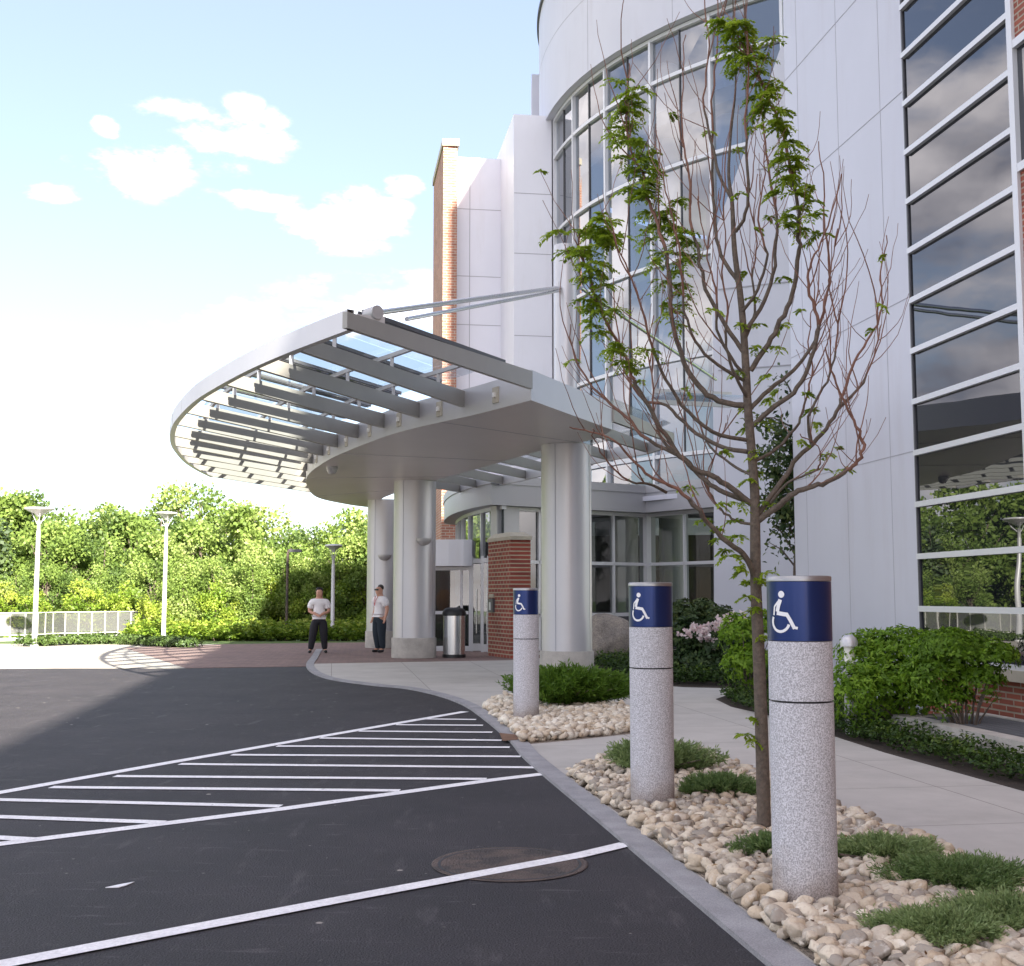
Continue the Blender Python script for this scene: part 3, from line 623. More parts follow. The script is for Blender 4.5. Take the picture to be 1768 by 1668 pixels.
def caps():
    a = AT(764, 400, YF); b = AT(790, 400, YF); d = EC.normalized(); mb = MB(); n = Vector((-d.y, d.x))
    a2 = Vector((a.x, a.y))-n*.06-d*.03; b2 = Vector((b.x, b.y))-n*.06+d*.05; z = ZA(775, 252, YF); mb.slab([a2, b2, b2+n*4.5, a2+n*4.5], z+.001, z+.26); part('fin_coping', mb, M_stone, bld)
caps()
mb = MB(); a = AT(918, 160, 45); mb.slab([(a.x, 45), (a.x+3, 45.3), (a.x+3, 47), (a.x, 47)], 0, ZA(925, 128, 45)); part('rear_wall', mb, M_panel2, bld)
# entrance block
V0 = Vector((-.56, 32.0)); V1 = Vector((3.92, 35.1)); V2 = Vector((5.55, 32.75))
curve = catmull([(V0.x, V0.y, 0), (-1.15, 33.4, 0), (-1.75, 35.6, 0), (-2.15, 38.3, 0), (-2.25, 40.4, 0), (-1.9, 41.2, 0)], 6)
vb, vt = 3.95, 4.72
outl = [(p.x, p.y) for p in curve]
def voff(pts, d):
    P = [Vector((p[0], p[1])) for p in pts]; out = []
    for i, p in enumerate(P):
        if i == 0: t = P[1]-p; ns = [Vector((t.y, -t.x)).normalized()]
        elif i == len(P)-1: t = p-P[i-1]; ns = [Vector((t.y, -t.x)).normalized()]
        else:
            t = (P[i+1]-P[i]); t2 = (P[i]-P[i-1]); ns = [Vector((t.y, -t.x)).normalized(), Vector((t2.y, -t2.x)).normalized()]
        n = sum(ns, Vector((0, 0)))
        n = n/max(n.length, 1e-6); k = 1/max(.5, n.dot(ns[0])); out.append(p+n*d*k)
    return out
path = list(reversed(outl))+[tuple(V1), tuple(V2)]           # along the face, left to right
inner = voff(path, -.45)                                       # glass line set back inside the fascia
out3 = voff(path, 0)
def band(mb, P, Q, z0, z1, smooth=False):                   # band between outer path P and inner path Q
    for i in range(len(P)-1):
        a, b, c, d = P[i], P[i+1], Q[i+1], Q[i]
        mb.face([(a[0], a[1], z0), (b[0], b[1], z0), (b[0], b[1], z1), (a[0], a[1], z1)], smooth)
        mb.face([(c[0], c[1], z0), (d[0], d[1], z0), (d[0], d[1], z1), (c[0], c[1], z1)], smooth)
        mb.face([(a[0], a[1], z1), (b[0], b[1], z1), (c[0], c[1], z1), (d[0], d[1], z1)]); mb.face([(d[0], d[1], z0), (c[0], c[1], z0), (b[0], b[1], z0), (a[0], a[1], z0)])
mb = MB(); band(mb, path, inner, vb, vt); part('entrance_fascia', mb, M_ves, bld)
mb = MB(); band(mb, voff(path, .03), voff(path, -.1), vt-.2+.0, vt+.03); part('fascia_coping', mb, M_ves, bld)
roofp = [(p[0], p[1]) for p in inner]+[(9, 36), (8, 44), (0, 44)]
mb = MB(); mb.slab(roofp, vt-.35, vt-.25); part('entrance_roof', mb, M_roof, bld)
mb = MB(); mb.slab([(p[0]+.02, p[1]+.1) for p in inner]+[(9, 36), (8, 44), (0, 44)], .0, .03); part('lobby_floor', mb, M_floor, bld)
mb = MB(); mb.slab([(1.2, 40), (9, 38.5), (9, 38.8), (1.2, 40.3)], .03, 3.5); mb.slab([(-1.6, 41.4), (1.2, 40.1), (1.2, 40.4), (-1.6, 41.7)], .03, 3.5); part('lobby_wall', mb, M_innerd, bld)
# lower clerestory slope between roof and drum
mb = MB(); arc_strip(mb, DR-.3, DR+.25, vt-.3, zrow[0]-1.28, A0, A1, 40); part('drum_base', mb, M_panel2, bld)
gi = [(p[0], p[1]) for p in inner]
def pathpts(P, step):
    out = []; 
    for i in range(len(P)-1):
        a = Vector(P[i]); b = Vector(P[i+1]); L = (b-a).length; k = max(1, round(L/step))
        for j in range(k): out.append((a+(b-a)*j/k, math.atan2((b-a).y, (b-a).x)))
    out.append((Vector(P[-1]), out[-1][1])); return out
gm = MB()
for i in range(len(gi)-1):
    gm.face([(gi[i][0], gi[i][1], .05), (gi[i+1][0], gi[i+1][1], .05), (gi[i+1][0], gi[i+1][1], vb), (gi[i][0], gi[i][1], vb)])
lob = part('lobby_window', gm, M_gves, bld)
fm = MB()
last = None
for p, an in pathpts(gi, 1.45):
    if last is None or (p-last).length > 1.2: fm.box((p.x, p.y, vb/2), (.07, .14, vb), an); last = p
for i in range(len(gi)-1):
    a = Vector(gi[i]); b = Vector(gi[i+1]); c = (a+b)/2; an = math.atan2((b-a).y, (b-a).x); L = (b-a).length
    for z, h in ((.98, .10), (2.45, .09), (3.9, .1)): fm.box((c.x, c.y, z), (L, .14, h), an)
for p, an in ((Vector(gi[-2]), 0.6),): fm.box((p.x, p.y, vb/2), (.34, .34, vb), an)
part('frame', fm, M_frame, lob)
gm = MB()
for i in range(len(gi)-1):
    if Vector(gi[i]).x < -.8: continue
    a = Vector(gi[i]); b = Vector(gi[i+1]); c = (a+b)/2; an = math.atan2((b-a).y, (b-a).x); gm.box((c.x, c.y, .47), ((b-a).length, .12, .9), an)
part('knee_wall', gm, M_dframe, bld)
p = Vector(gi[len(outl)-1]); q = V0
mb = MB(); mb.box((p.x+.18, p.y+.05, vb/2), (.75, .3, vb-.004), .6); part('corner_pilaster', mb, M_alud, bld)
# door bay
dyl = G(745, 1128); dyr = G(822, 1125); dx0, dx1, dY = -2.45, -1.02, 33.2
mb = MB(); hb = [AT(735, 950, dY-.35), AT(775, 950, dY-.55), AT(800, 950, dY-.52), AT(815, 950, dY-.35)]
z0, z1 = ZA(780, 978, dY), ZA(780, 933, dY)
mb.slab([(p.x, p.y) for p in hb]+[(hb[-1].x+.05, dY+1.2), (hb[0].x, dY+1.2)], z0, z1); part('door_header', mb, M_panel, bld)
dm = MB()
for px in (748, 797, 812): a = AT(px, 1000, dY); dm.box((a.x, dY, z0/2), (.07, .1, z0-.002))
a = AT(780, 1000, dY); dm.box((a.x, dY, .08), (1.05, .09, .14)); dm.box((a.x, dY, 1.06), (.93, .09, .09)); dm.box((a.x, dY, z0-.06), (1.05, .09, .1))
mb = MB(); mb.box((a.x, dY, z0/2), (1.05, .02, z0-.01)); d_ = part('sidelight_window', mb, M_gves, bld); part('frame', dm, M_frame, d_)
for px0, px1, yy in ((815, 832, dY-.1), (833, 843, dY-.6)):
    a = AT(px0, 1000, yy); b = AT(px1, 1000, yy); c = (a+b)/2; w = b.x-a.x
    mb = MB(); mb.box((c.x, yy, 1.25), (w, .03, 2.3)); d_ = part('door', mb, M_gves, bld)
    fm = MB(); 
    for x in (a.x, b.x): fm.box((x, yy, 1.3), (.07, .09, 2.6))
    fm.box((c.x, yy, 2.48), (w-.072, .09, .12)); fm.box((c.x, yy, .12), (w-.072, .088, .2)); part('frame', fm, M_frame, d_)
    fm = MB(); fm.tube([(a.x+.13, yy-.09, .5), (a.x+.13, yy-.09, 1.7)], .018, 8); part('handle', fm, M_steel, d_)
mb = MB(); mb.box((-1.95, 36, 1.2), (.5, .3, .35)); mb.lathe((-1.95, 35.9, 1.0), [(.16, 0), (.30, .25), (.32, .5), (.2, .7)], 10); part('orange_display', mb, M_orange, bld)
# ------------------------------------------------------------------ canopy
ZS, ZT = 4.34, 4.79
can = thing('entrance_canopy', 'big silver louvred canopy with round columns over the entrance', 'canopy', (0, 24, 0))
out_px = [(917,691), (820,716), (760,729), (673,751), (585,785), (548,806), (531,822), (530,838), (548,859), (600,871), (637,876)]
in_px = [(1057,742), (1027,758), (935,778), (889,791), (830,808), (757,828), (700,845), (660,860)]
outer = catmull([G(x, y, ZS) for x, y in out_px], 6); inn = catmull([G(x, y, ZS) for x, y in in_px], 6)
# keep the tip ordered: resample both
def resample(P, n):
    d = [0]
    for i in range(1, len(P)): d.append(d[-1]+(P[i]-P[i-1]).length)
    out = []
    for k in range(n+1):
        t = d[-1]*k/n; i = max(j for j in range(len(d)) if d[j] <= t+1e-9); i = min(i, len(P)-2)
        f = (t-d[i])/max(d[i+1]-d[i], 1e-9); out.append(P[i].lerp(P[i+1], f))
    return out
outer = resample(outer, 60); inn = resample(inn, 60)
mb = MB()
for i in range(60):
    mb.face([(outer[i].x, outer[i].y, ZS), (outer[i+1].x, outer[i+1].y, ZS), (inn[i+1].x, inn[i+1].y, ZS), (inn[i].x, inn[i].y, ZS)], True)
jm = mb
for i in (7, 20, 34, 48):
    jm.bar((outer[i].x, outer[i].y, ZS-.002), (inn[i].x, inn[i].y, ZS-.002), .012, .006, 1)
sof = part('soffit', mb, [M_soff, M_joint], can); weld(sof)

mb = MB()
for P, fl in ((outer, 1), (inn, -1)):
    for i in range(60):
        q = [(P[i].x, P[i].y, ZS), (P[i+1].x, P[i+1].y, ZS), (P[i+1].x, P[i+1].y, ZT), (P[i].x, P[i].y, ZT)]
        mb.face(q if fl < 0 else list(reversed(q)), True)
a, b = outer[0], inn[0]; mb.face([(a.x, a.y, ZS), (b.x, b.y, ZS), (b.x, b.y, ZT), (a.x, a.y, ZT)])
a, b = outer[60], inn[60]; mb.face([(b.x, b.y, ZS), (a.x, a.y, ZS), (a.x, a.y, ZT), (b.x, b.y, ZT)])
part('fascia', mb, M_alu, can)
mb = MB()
for i in range(60): mb.face([(outer[i].x, outer[i].y, ZT-.01), (inn[i].x, inn[i].y, ZT-.01), (inn[i+1].x, inn[i+1].y, ZT-.01), (outer[i+1].x, outer[i+1].y, ZT-.01)])
part('roof_deck', mb, M_roof, can)
# louvre wing
BD = Vector((.423, .906, 0)).normalized()
tips_px = [(506,604.2),(433.9,635.3),(380.2,663.6),(339.2,689),(313.7,712.5),(298.2,733),(293.4,752.7),(296.2,769.7),(306.7,785.2),(319.4,798.5),(339.2,811.5),(363.2,823.4)]
tips = [G(599, 569, 4.56)]+[G(x, y, 4.56) for x, y in tips_px]
def hit(P, a, d):
    best = None
    for i in range(len(P)-1):
        p, q = P[i], P[i+1]; e = q-p; den = d.x*e.y-d.y*e.x
        if abs(den) < 1e-9: continue
        t = ((p.x-a.x)*e.y-(p.y-a.y)*e.x)/den; s = ((p.x-a.x)*d.y-(p.y-a.y)*d.x)/den
        if -.001 <= s <= 1.001 and t > 0 and (best is None or t < best): best = t
    return best
roots = []
for i, t in enumerate(tips):
    h = hit(outer, t, BD)
    if i == 0: r = Vector((outer[0].x, outer[0].y, 4.56)); 
    else: r = t+BD*(h if h and h < 7 else 4.3)
    roots.append(Vector((r.x, r.y, 4.56)))
for i, (t, r) in enumerate(zip(tips, roots)):
    mb = MB(); w = .07; d = (r-t).normalized(); n = Vector((-d.y, d.x, 0))*w/2
    zt0, zb0, zb1 = 4.76, 4.57, 4.50
    A = [t+d*(.03 if i else -.04), r-d*.015]
    c = [(A[0]-n, zb0), (A[0]+n, zb0), (A[0]+n, zt0), (A[0]-n, zt0), (A[1]-n, zb1), (A[1]+n, zb1), (A[1]+n, zt0), (A[1]-n, zt0)]
    c = [(p.x, p.y, z) for p, z in c]
    for q in ((3,2,1,0),(4,5,6,7),(0,1,5,4),(1,2,6,5),(2,3,7,6),(3,0,4,7)): mb.face([c[k] for k in q])
    part('louvre_beam', mb, M_beam, can)
rc = catmull(tips, 8)
mb = MB(); ro = offset(rc, 0.0); ri = offset(rc, -.09)
for i in range(len(rc)-1):
    a, b, c, d = ro[i], ro[i+1], ri[i+1], ri[i]; z0, z1 = 4.55, 4.80
    mb.face([(a.x, a.y, z0), (a.x, a.y, z1), (b.x, b.y, z1), (b.x, b.y, z0)], True); mb.face([(c.x, c.y, z0), (c.x, c.y, z1), (d.x, d.y, z1), (d.x, d.y, z0)], True)
    mb.face([(a.x, a.y, z1), (d.x, d.y, z1), (c.x, c.y, z1), (b.x, b.y, z1)]); mb.face([(a.x, a.y, z0), (b.x, b.y, z0), (c.x, c.y, z0), (d.x, d.y, z0)])
part('ring_beam', mb, M_alu, can)
# purlins, glass and glass bars above the louvres
def along(f, z, k0=0, k1=None):
    return [Vector((t.x+(r.x-t.x)*f, t.y+(r.y-t.y)*f, z)) for t, r in list(zip(tips, roots))[k0:k1]]
t01 = (tips[1]-tips[0])*.35
def shift0(P): P[0] = P[0]+(P[1]-P[0])*.38; return P
for f in (.2, .52, .82):
    pm = MB(); P = catmull(shift0(along(f, 4.93)), 6)
    for i in range(len(P)-1): pm.bar(P[i], P[i+1], .05, .06)
    pu = part('purlin', pm, M_alud, can)
    for p in shift0(along(f, 4.83)): part('standoff', MB().box(p, (.05, .05, .14)), M_alud, pu)
E0 = shift0(along(.16, 5.0)); E1 = shift0(along(.99, 5.0))
gm = MB(); bm_ = MB()
for i in range(len(E0)-1):
    p = [E0[i], E0[i+1], E1[i+1], E1[i]]; c = sum(p, Vector())/4; q = [c+(x-c)*.985 for x in p]; gm.face([(x.x, x.y, 4.99) for x in q])
for i in range(len(E0)):
    for off in (-.06, .06):
        j = min(i+1, 12); dd = (E0[j]-E0[max(i-1, 0)]).normalized()*off; f = .5 if 0 < i < 12 else 0
        bm_.bar(E0[i].lerp(E0[j], f)+dd+Vector((0,0,.012)), E1[i].lerp(E1[j], f)+dd+Vector((0,0,.012)), .03, .055)
part('glass_panel', gm, M_gcan, can); part('glazing_bar', bm_, M_dframe, can)
# inner wing towards the doors
itips = []; 
for i in (0, 6, 12, 18, 24, 30, 36, 42, 48):
    r = inn[i]; L = 3.4 if i else 3.4
    t = Vector((r.x, r.y, 0))+BD*L
    itips.append((Vector((r.x, r.y, 4.60)), Vector((t.x, t.y, 4.60))))
for k, (r, t) in enumerate(itips):
    mb = MB(); mb.bar(r+BD*.01, t, .07, .24, w2=.07, h2=.2); part('louvre_beam', mb, M_beam, can)
pm = MB(); P = catmull([t for r, t in itips], 6)
for i in range(len(P)-1): pm.bar(P[i]+BD*.04, P[i+1]+BD*.04, .07, .26)
part('ring_beam', pm, M_alu, can)
gm = MB()
for i in range(len(itips)-1): 
    p = [itips[i][0]+BD*.1, itips[i+1][0]+BD*.1, itips[i+1][1], itips[i][1]]; c = sum(p, Vector())/4; gm.face([((c+(x-c)*.98).x, (c+(x-c)*.98).y, 4.9) for x in p])
part('glass_panel', gm, M_gcan, can)
# columns
def column(px, pyb, wpx, ztop=ZS, sc=None):
    g0 = G(px, pyb); rad = wpx/2/F*g0.y; c = Vector((g0.x*(g0.y+rad)/g0.y, g0.y+rad, 0)); n = 64
    mb = MB(); mb.lathe(c, [(rad, .50), (rad, ztop-.002)], n); col = part('column', mb, M_alu, can)
    mb = MB(); mb.lathe(c, [(rad+.03, .015), (rad+.03, .48), (rad+.02, .50)], n); part('concrete_base', mb, M_concp, col)
    mb = MB()
    for a in (-118, 62, 152, -28):
        x = c.x+math.cos(R_(a))*rad; y = c.y+math.sin(R_(a))*rad; mb.box((x, y, (ztop+.5)/2), (.008, .012, ztop-.52), R_(a))
    part('seam', mb, M_joint, col)
    if sc:
        a = R_(sc[0]); ctr = Vector((c.x+math.cos(a)*(rad+.02), c.y+math.sin(a)*(rad+.02), sc[1])); mb = MB(); N1 = 14
        for i in range(5):
            for k in range(N1):
                def pt(i, k):
                    ph = i/5*math.pi/2; th = a-math.pi/2+math.pi*k/N1; rr = .20*math.cos(ph); return (ctr.x+math.cos(th)*rr, ctr.y+math.sin(th)*rr, ctr.z-.17*math.sin(ph))
                mb.face([pt(i, k), pt(i+1, k), pt(i+1, k+1), pt(i, k+1)], True)
        mb.face([(ctr.x+math.cos(a-math.pi/2+math.pi*k/N1)*.2, ctr.y+math.sin(a-math.pi/2+math.pi*k/N1)*.2, ctr.z-.01) for k in range(N1+1)])
        part('wall_lamp', mb, M_alud, col)
    return c, rad
c1, r1 = column(979, 1173, 89)
c2, r2 = column(714.5, 1138, 74, sc=(-62, ZA(728, 928, 28.6)))
c3, r3 = column(663, 1120, 62, sc=(-85, ZA(662, 955, 33.5)))
# pylon and tie rods
zp = ZA(982, 425, c1.y)
mb = MB(); mb.tube([(c1.x, c1.y, ZT), (c1.x, c1.y, zp)], .215, 32); pyl = part('pylon', mb, M_alu, can)
node = AT(645, 541, tips[0].y+.75)
pa = AT(968, 496, c1.y-.15)
mb = MB(); mb.tube([pa, node], .036, 10); part('tie_rod', mb, M_steel, can)
nb = AT(702, 551, 16.4); mb = MB(); mb.tube([pa+Vector((0,0,-.06)), nb], .032, 10); part('tie_rod', mb, M_steel, can)
mb = MB(); mb.tube([AT(1003, 497, c1.y), AT(1236, 655, c1.y+5)], .04, 10); part('tie_rod', mb, M_steel, can)
mb = MB(); mb.tube([node+Vector((.06,-.06,.0)), node+Vector((-.08,.10,0))], .085, 20); mb.bar(node+Vector((-.3,-.1,-.12)), node+Vector((.12,.05,-.12)), .12, .16); part('rod_anchor', mb, M_alud, can)
mb = MB(); mb.box(pa+Vector((.03,0,0)), (.14, .05, .22)); part('rod_bracket', mb, M_alud, can)
# small square lights set in the fascia between louvres, camera dome below
for i in range(1, 8):
    m_ = (roots[i]+roots[i-1])/2; h = hit(outer, m_-BD*3, BD)
    if not h: continue
    p = m_-BD*3+BD*h; p.z = 4.56; j = min(range(60), key=lambda q: (outer[q]-Vector((p.x, p.y, ZS))).length); t = (outer[min(j+1, 60)]-outer[max(j-1, 0)]).normalized(); n = Vector((-t.y, t.x, 0))
    an = math.atan2(t.y, t.x); mb = MB(); mb.box(p+n*.004, (.17, .03, .24), an); mb2 = MB(); mb2.box(p+n*.03, (.06, .05, .07), an)
    o = part('fascia_light', mb, M_stone, can); part('lamp', mb2, M_lampw, o)
    m_ = p
cp = G(573, 806, ZS); mb = MB(); mb.lathe(cp+Vector((0,0,-.17)), [(.01, 0), (.08, .02), (.11, .07), (.11, .1), (.13, .105), (.13, .168)], 20); part('camera_dome', mb, M_alud, can)
# glass visor on the wall at the right of the canopy
vis = part('glass_visor', MB().bar(AT(1128, 684, 26.5), AT(1262, 690, 27.5), 1.0, .05), M_gcan, can)
part('frame', MB().bar(AT(1128, 694, 26.2), AT(1262, 700, 27.2), .06, .1).bar(AT(1128, 675, 27.0), AT(1262, 681, 28.0), .06, .1), M_alud, vis)
# ------------------------------------------------------------------ bollards
def sym(parent, c, rad, zc, ang0, scl=1/360.0):
    mb = MB(); 
    def P(x, y, lift=.0022): a = ang0+x*scl/rad; return (c.x+math.cos(a)*(rad+lift), c.y+math.sin(a)*(rad+lift), zc+y*scl)
    def stroke(pts, w):
        Q = []
        for (x0, y0), (x1, y1) in zip(pts[:-1], pts[1:]):
            k = max(2, int(math.hypot(x1-x0, y1-y0)/3)); Q += [(x0+(x1-x0)*j/k, y0+(y1-y0)*j/k) for j in range(k)]
        Q.append(pts[-1]); L = []
        for i, p in enumerate(Q):
            a = Q[max(i-1, 0)]; b = Q[min(i+1, len(Q)-1)]; l = math.hypot(b[0]-a[0], b[1]-a[1]); n = (-(b[1]-a[1])/l*w/2, (b[0]-a[0])/l*w/2); L.append(((p[0]+n[0], p[1]+n[1]), (p[0]-n[0], p[1]-n[1])))
        for i in range(len(L)-1): mb.face([P(*L[i][1]), P(*L[i+1][1]), P(*L[i+1][0]), P(*L[i][0])])
    mb.face([P(-2+6*math.cos(t*math.pi/10), 29+6*math.sin(t*math.pi/10)) for t in range(20)])
    stroke([(-4, 20), (-8, 10), (-11, -1)], 7.5); stroke([(-8, 17), (-17, 8), (-19, -7)], 3.6)
    stroke([(-12, -3), (9, -6)], 7); stroke([(7, -4), (14, -16), (21, -30)], 6); stroke([(17, -27), (26, -29)], 4.5)
    stroke([(-5+17*math.cos(R_(a)), -18+17*math.sin(R_(a))) for a in range(152, 346, 8)], 4.8)
    o = part('wheelchair_symbol', mb, M_white, parent); return o
blabels = ['nearest granite bollard with a blue wheelchair band and a soil-stained foot', 'granite bollard with a blue wheelchair band, second from the camera, beside the small juniper', 'farthest granite bollard with a blue wheelchair band, in front of the brick pier']
for i, c in enumerate(BOL):
    rad = .153; H = 1.60
    b = thing('accessible_bollard', blabels[i], 'bollard', c, 'accessible parking bollards')
    mb = MB(); mb.lathe(c, [(rad, -.02), (rad, .994)], 56); mb.lathe(c, [(rad-.012, .994), (rad-.012, 1.004)], 56, 1); mb.lathe(c, [(rad, 1.004), (rad, 1.285)], 56)
    po = part('post', mb, [M_gran, M_black], b)
    mb = MB(); mb.lathe(c, [(rad+.0015, 1.288), (rad+.0015, 1.572)], 72); bd = part('sign_band', mb, M_navy, b)
    dirc = math.atan2(-c.y, -c.x); sym(bd, c, rad+.0015, 1.43, dirc-R_(30))
    mb = MB(); mb.lathe(c, [(rad+.003, 1.574), (rad+.003, 1.596), (rad-.005, 1.600)], 56); part('cap_ring', mb, M_ring, b)
    if i == 0:
        pass
# ------------------------------------------------------------------ manhole
mc = G(880, 1492); mc.z = .0045
mb = MB(); mb.lathe(mc, [(.44, 0), (.44, .0005), (.43, .001)], 64)
mh = part('manhole_cover', mb, M_iron, None, loc=mc); tag(mh, 'round rusty iron manhole cover crossed by a white parking line', 'manhole cover')
mb = MB(); n = 64
for q in range(n):
    a, b = 2*math.pi*q/n, 2*math.pi*(q+1)/n
    mb.face([(mc.x+math.cos(a)*.39, mc.y+math.sin(a)*.39, .0062), (mc.x+math.cos(a)*.405, mc.y+math.sin(a)*.405, .0062), (mc.x+math.cos(b)*.405, mc.y+math.sin(b)*.405, .0062), (mc.x+math.cos(b)*.39, mc.y+math.sin(b)*.39, .0062)])
part('rim', mb, M_black, mh)
mb = MB(); q = [G(182,1534), G(205,1529), G(232,1524), G(218,1530), G(205,1533.5)]; mb.slab([(p.x, p.y) for p in q], .002, .006); o = part('litter_scrap', mb, M_white, None, loc=None); tag(o, 'pale torn scrap lying on the dark asphalt', 'litter')
# ------------------------------------------------------------------ brick pier, bin, boulder, path light, vent
pc = G(881, 1138); u1 = Vector((-.36, .933)); u2 = Vector((.98, .2)).normalized()
tl = (AT(841, 1050, 30.2).x); 
P0 = Vector((pc.x, pc.y)); 
def on_dir(P0, d, px):
    u = (px-884)/F; t = (u*P0.y-P0.x)/(d.x-u*d.y); return P0+d*t
Pl = on_dir(P0, u1, 843); Pr = on_dir(P0, u2, 916); Pb = Pl+(Pr-P0)
zc = ZA(881, 932, P0.y)
pier = thing('brick_pier', 'red brick pier with a sloped stone cap beside the entrance doors', 'pier', (P0.x, P0.y, 0))
mb = MB(); mb.slab([P0, Pr, Pb, Pl], .012, zc); part('shaft', mb, M_brick3, pier)
cen = (P0+Pb)/2; ex = [cen+(p-cen)*1.06 for p in (P0, Pr, Pb, Pl)]; mid = [cen+(p-cen)*.7 for p in (P0, Pr, Pb, Pl)]
mb = MB(); mb.slab(ex, zc+.001, zc+.09)
for i in range(4): j = (i+1) % 4; mb.face([(*ex[i], zc+.09), (*ex[j], zc+.09), (*mid[j], zc+.2), (*mid[i], zc+.2)])
mb.face([(*p, zc+.2) for p in mid]); part('cap', mb, M_stone, pier)
f = P0+(Pl-P0)*.80; n2 = Vector((-(Pl-P0).normalized().y, (Pl-P0).normalized().x)); n2 = n2 if n2.x < 0 else -n2; an = math.atan2((Pl-P0).y, (Pl-P0).x)
mb = MB(); mb.box((f.x+n2.x*.03, f.y+n2.y*.03, 1.28), (.34, .06, .34), an); bx = part('door_button', mb, M_dframe, pier); mb = MB(); mb.box((f.x+n2.x*.065, f.y+n2.y*.065, 1.26), (.1, .02, .2), an); part('button', mb, M_frame, bx)
mb = MB(); mb.box((f.x+n2.x*.02, f.y+n2.y*.02, 1.52), (.30, .035, .09), an); part('name_plate', mb, M_stone, pier)
g0 = G(783, 1137); r = .27; c = Vector((g0.x, g0.y+r, .012))
tb = thing('litter_bin', 'round stainless steel litter bin with a black top by the doors', 'litter bin', c)
mb = MB(); mb.lathe(c, [(r, .08), (r, 1.02)], 40); part('body', mb, M_steel, tb)
mb = MB(); mb.lathe(c, [(r+.015, 0), (r+.015, .08)], 40); part('base', mb, M_black, tb)
mb = MB(); mb.lathe(c, [(r+.02, 1.02), (r+.025, 1.08), (r, 1.15), (r*.8, 1.2), (r*.45, 1.22), (r*.4, 1.14)], 40); part('lid', mb, M_black, tb)
def boulder():
    V, Fc = ico(5); c = G(1060, 1150); c = Vector((c.x+.05, c.y+1.2, .35))
    for q in range(14):
        ax = unit(RNG.normal(size=3)); d = V@ax; V = V*(1-(np.clip(d-.72, 0, 1)*.5))[:, None]
    for k in range(40):
        ax = RNG.normal(size=3)*4; V = V*(1+.010*np.sin(V@ax+k))[:, None]
    V = V*np.array([.78, .65, .80]); V[:, 2] += .12*(-V[:, 0]); V = V+np.array(c[:]); T = np.zeros(len(V))
    o = part('boulder', (V, Fc, T), M_rock, None, loc=Vector((c.x, c.y, 0))); smoothed(o); tag(o, 'big rough grey boulder behind the second bollard', 'boulder')
boulder()
g0 = G(1466, 1250); c = Vector((g0.x*1.02, g0.y, .02)); s_ = c.y/F; c = Vector((AT(1466, 1115, 13.2).x, 13.2, .02))
pl = thing('path_light', 'low domed grey path light rising from the shrubs behind the nearest bollard', 'path light', c)
zt_ = ZA(1466, 1100, 13.2)
mb = MB(); mb.lathe(c, [(.065, 0), (.065, zt_-.30)], 20); part('post', mb, M_alud, pl)
mb = MB(); mb.lathe(c, [(.055, zt_-.299), (.055, zt_-.12)], 20); part('lamp', mb, M_lampw, pl)
mb = MB(); mb.lathe(c, [(.095, zt_-.12), (.095, zt_-.07), (.08, zt_-.03), (.045, zt_), (.01, zt_+.008)], 24); part('dome', mb, M_alu, pl)
# concrete vent with a grate
vs0 = s_of(G(1770, 1330)); 
va = K(5.95, -3); 
def vent():
    s1 = s_of(G(1575, 1272)); c0, c1_ = 6.02, 7.13; z = .24
    o = thing('area_vent', 'low concrete kerbed vent with a steel grate under the dark window', 'vent', K(6.3, 9))
    w = .2; mb = MB(); s0 = -4
    mb.slab([K(c0, s0)[:2], K(c0, s1)[:2], K(c0+w, s1)[:2], K(c0+w, s0)[:2]], .0, z); mb.slab([K(c0+w+.001, s1-w)[:2], K(c0+w+.001, s1)[:2], K(c1_, s1)[:2], K(c1_, s1-w)[:2]], 0, z)
    mb.slab([K(c1_-.1, s0)[:2], K(c1_-.1, s1-w-.001)[:2], K(c1_, s1-w-.001)[:2], K(c1_, s0)[:2]], 0, z); part('concrete_rim', mb, M_concp, o, bevel=.012)
    mb = MB(); s = s0
    while s < s1-w-.02:
        a = K(c0+w, s, z-.03); b = K(c1_-.1, s, z-.03); mb.bar(a, b, .008, .04); s += .045
    for cc in np.arange(c0+w+.05, c1_-.1, .11): mb.bar(K(cc, s0, z-.02), K(cc, s1-w, z-.02), .008, .02)
    part('grate', mb, M_grate, o)
vent()
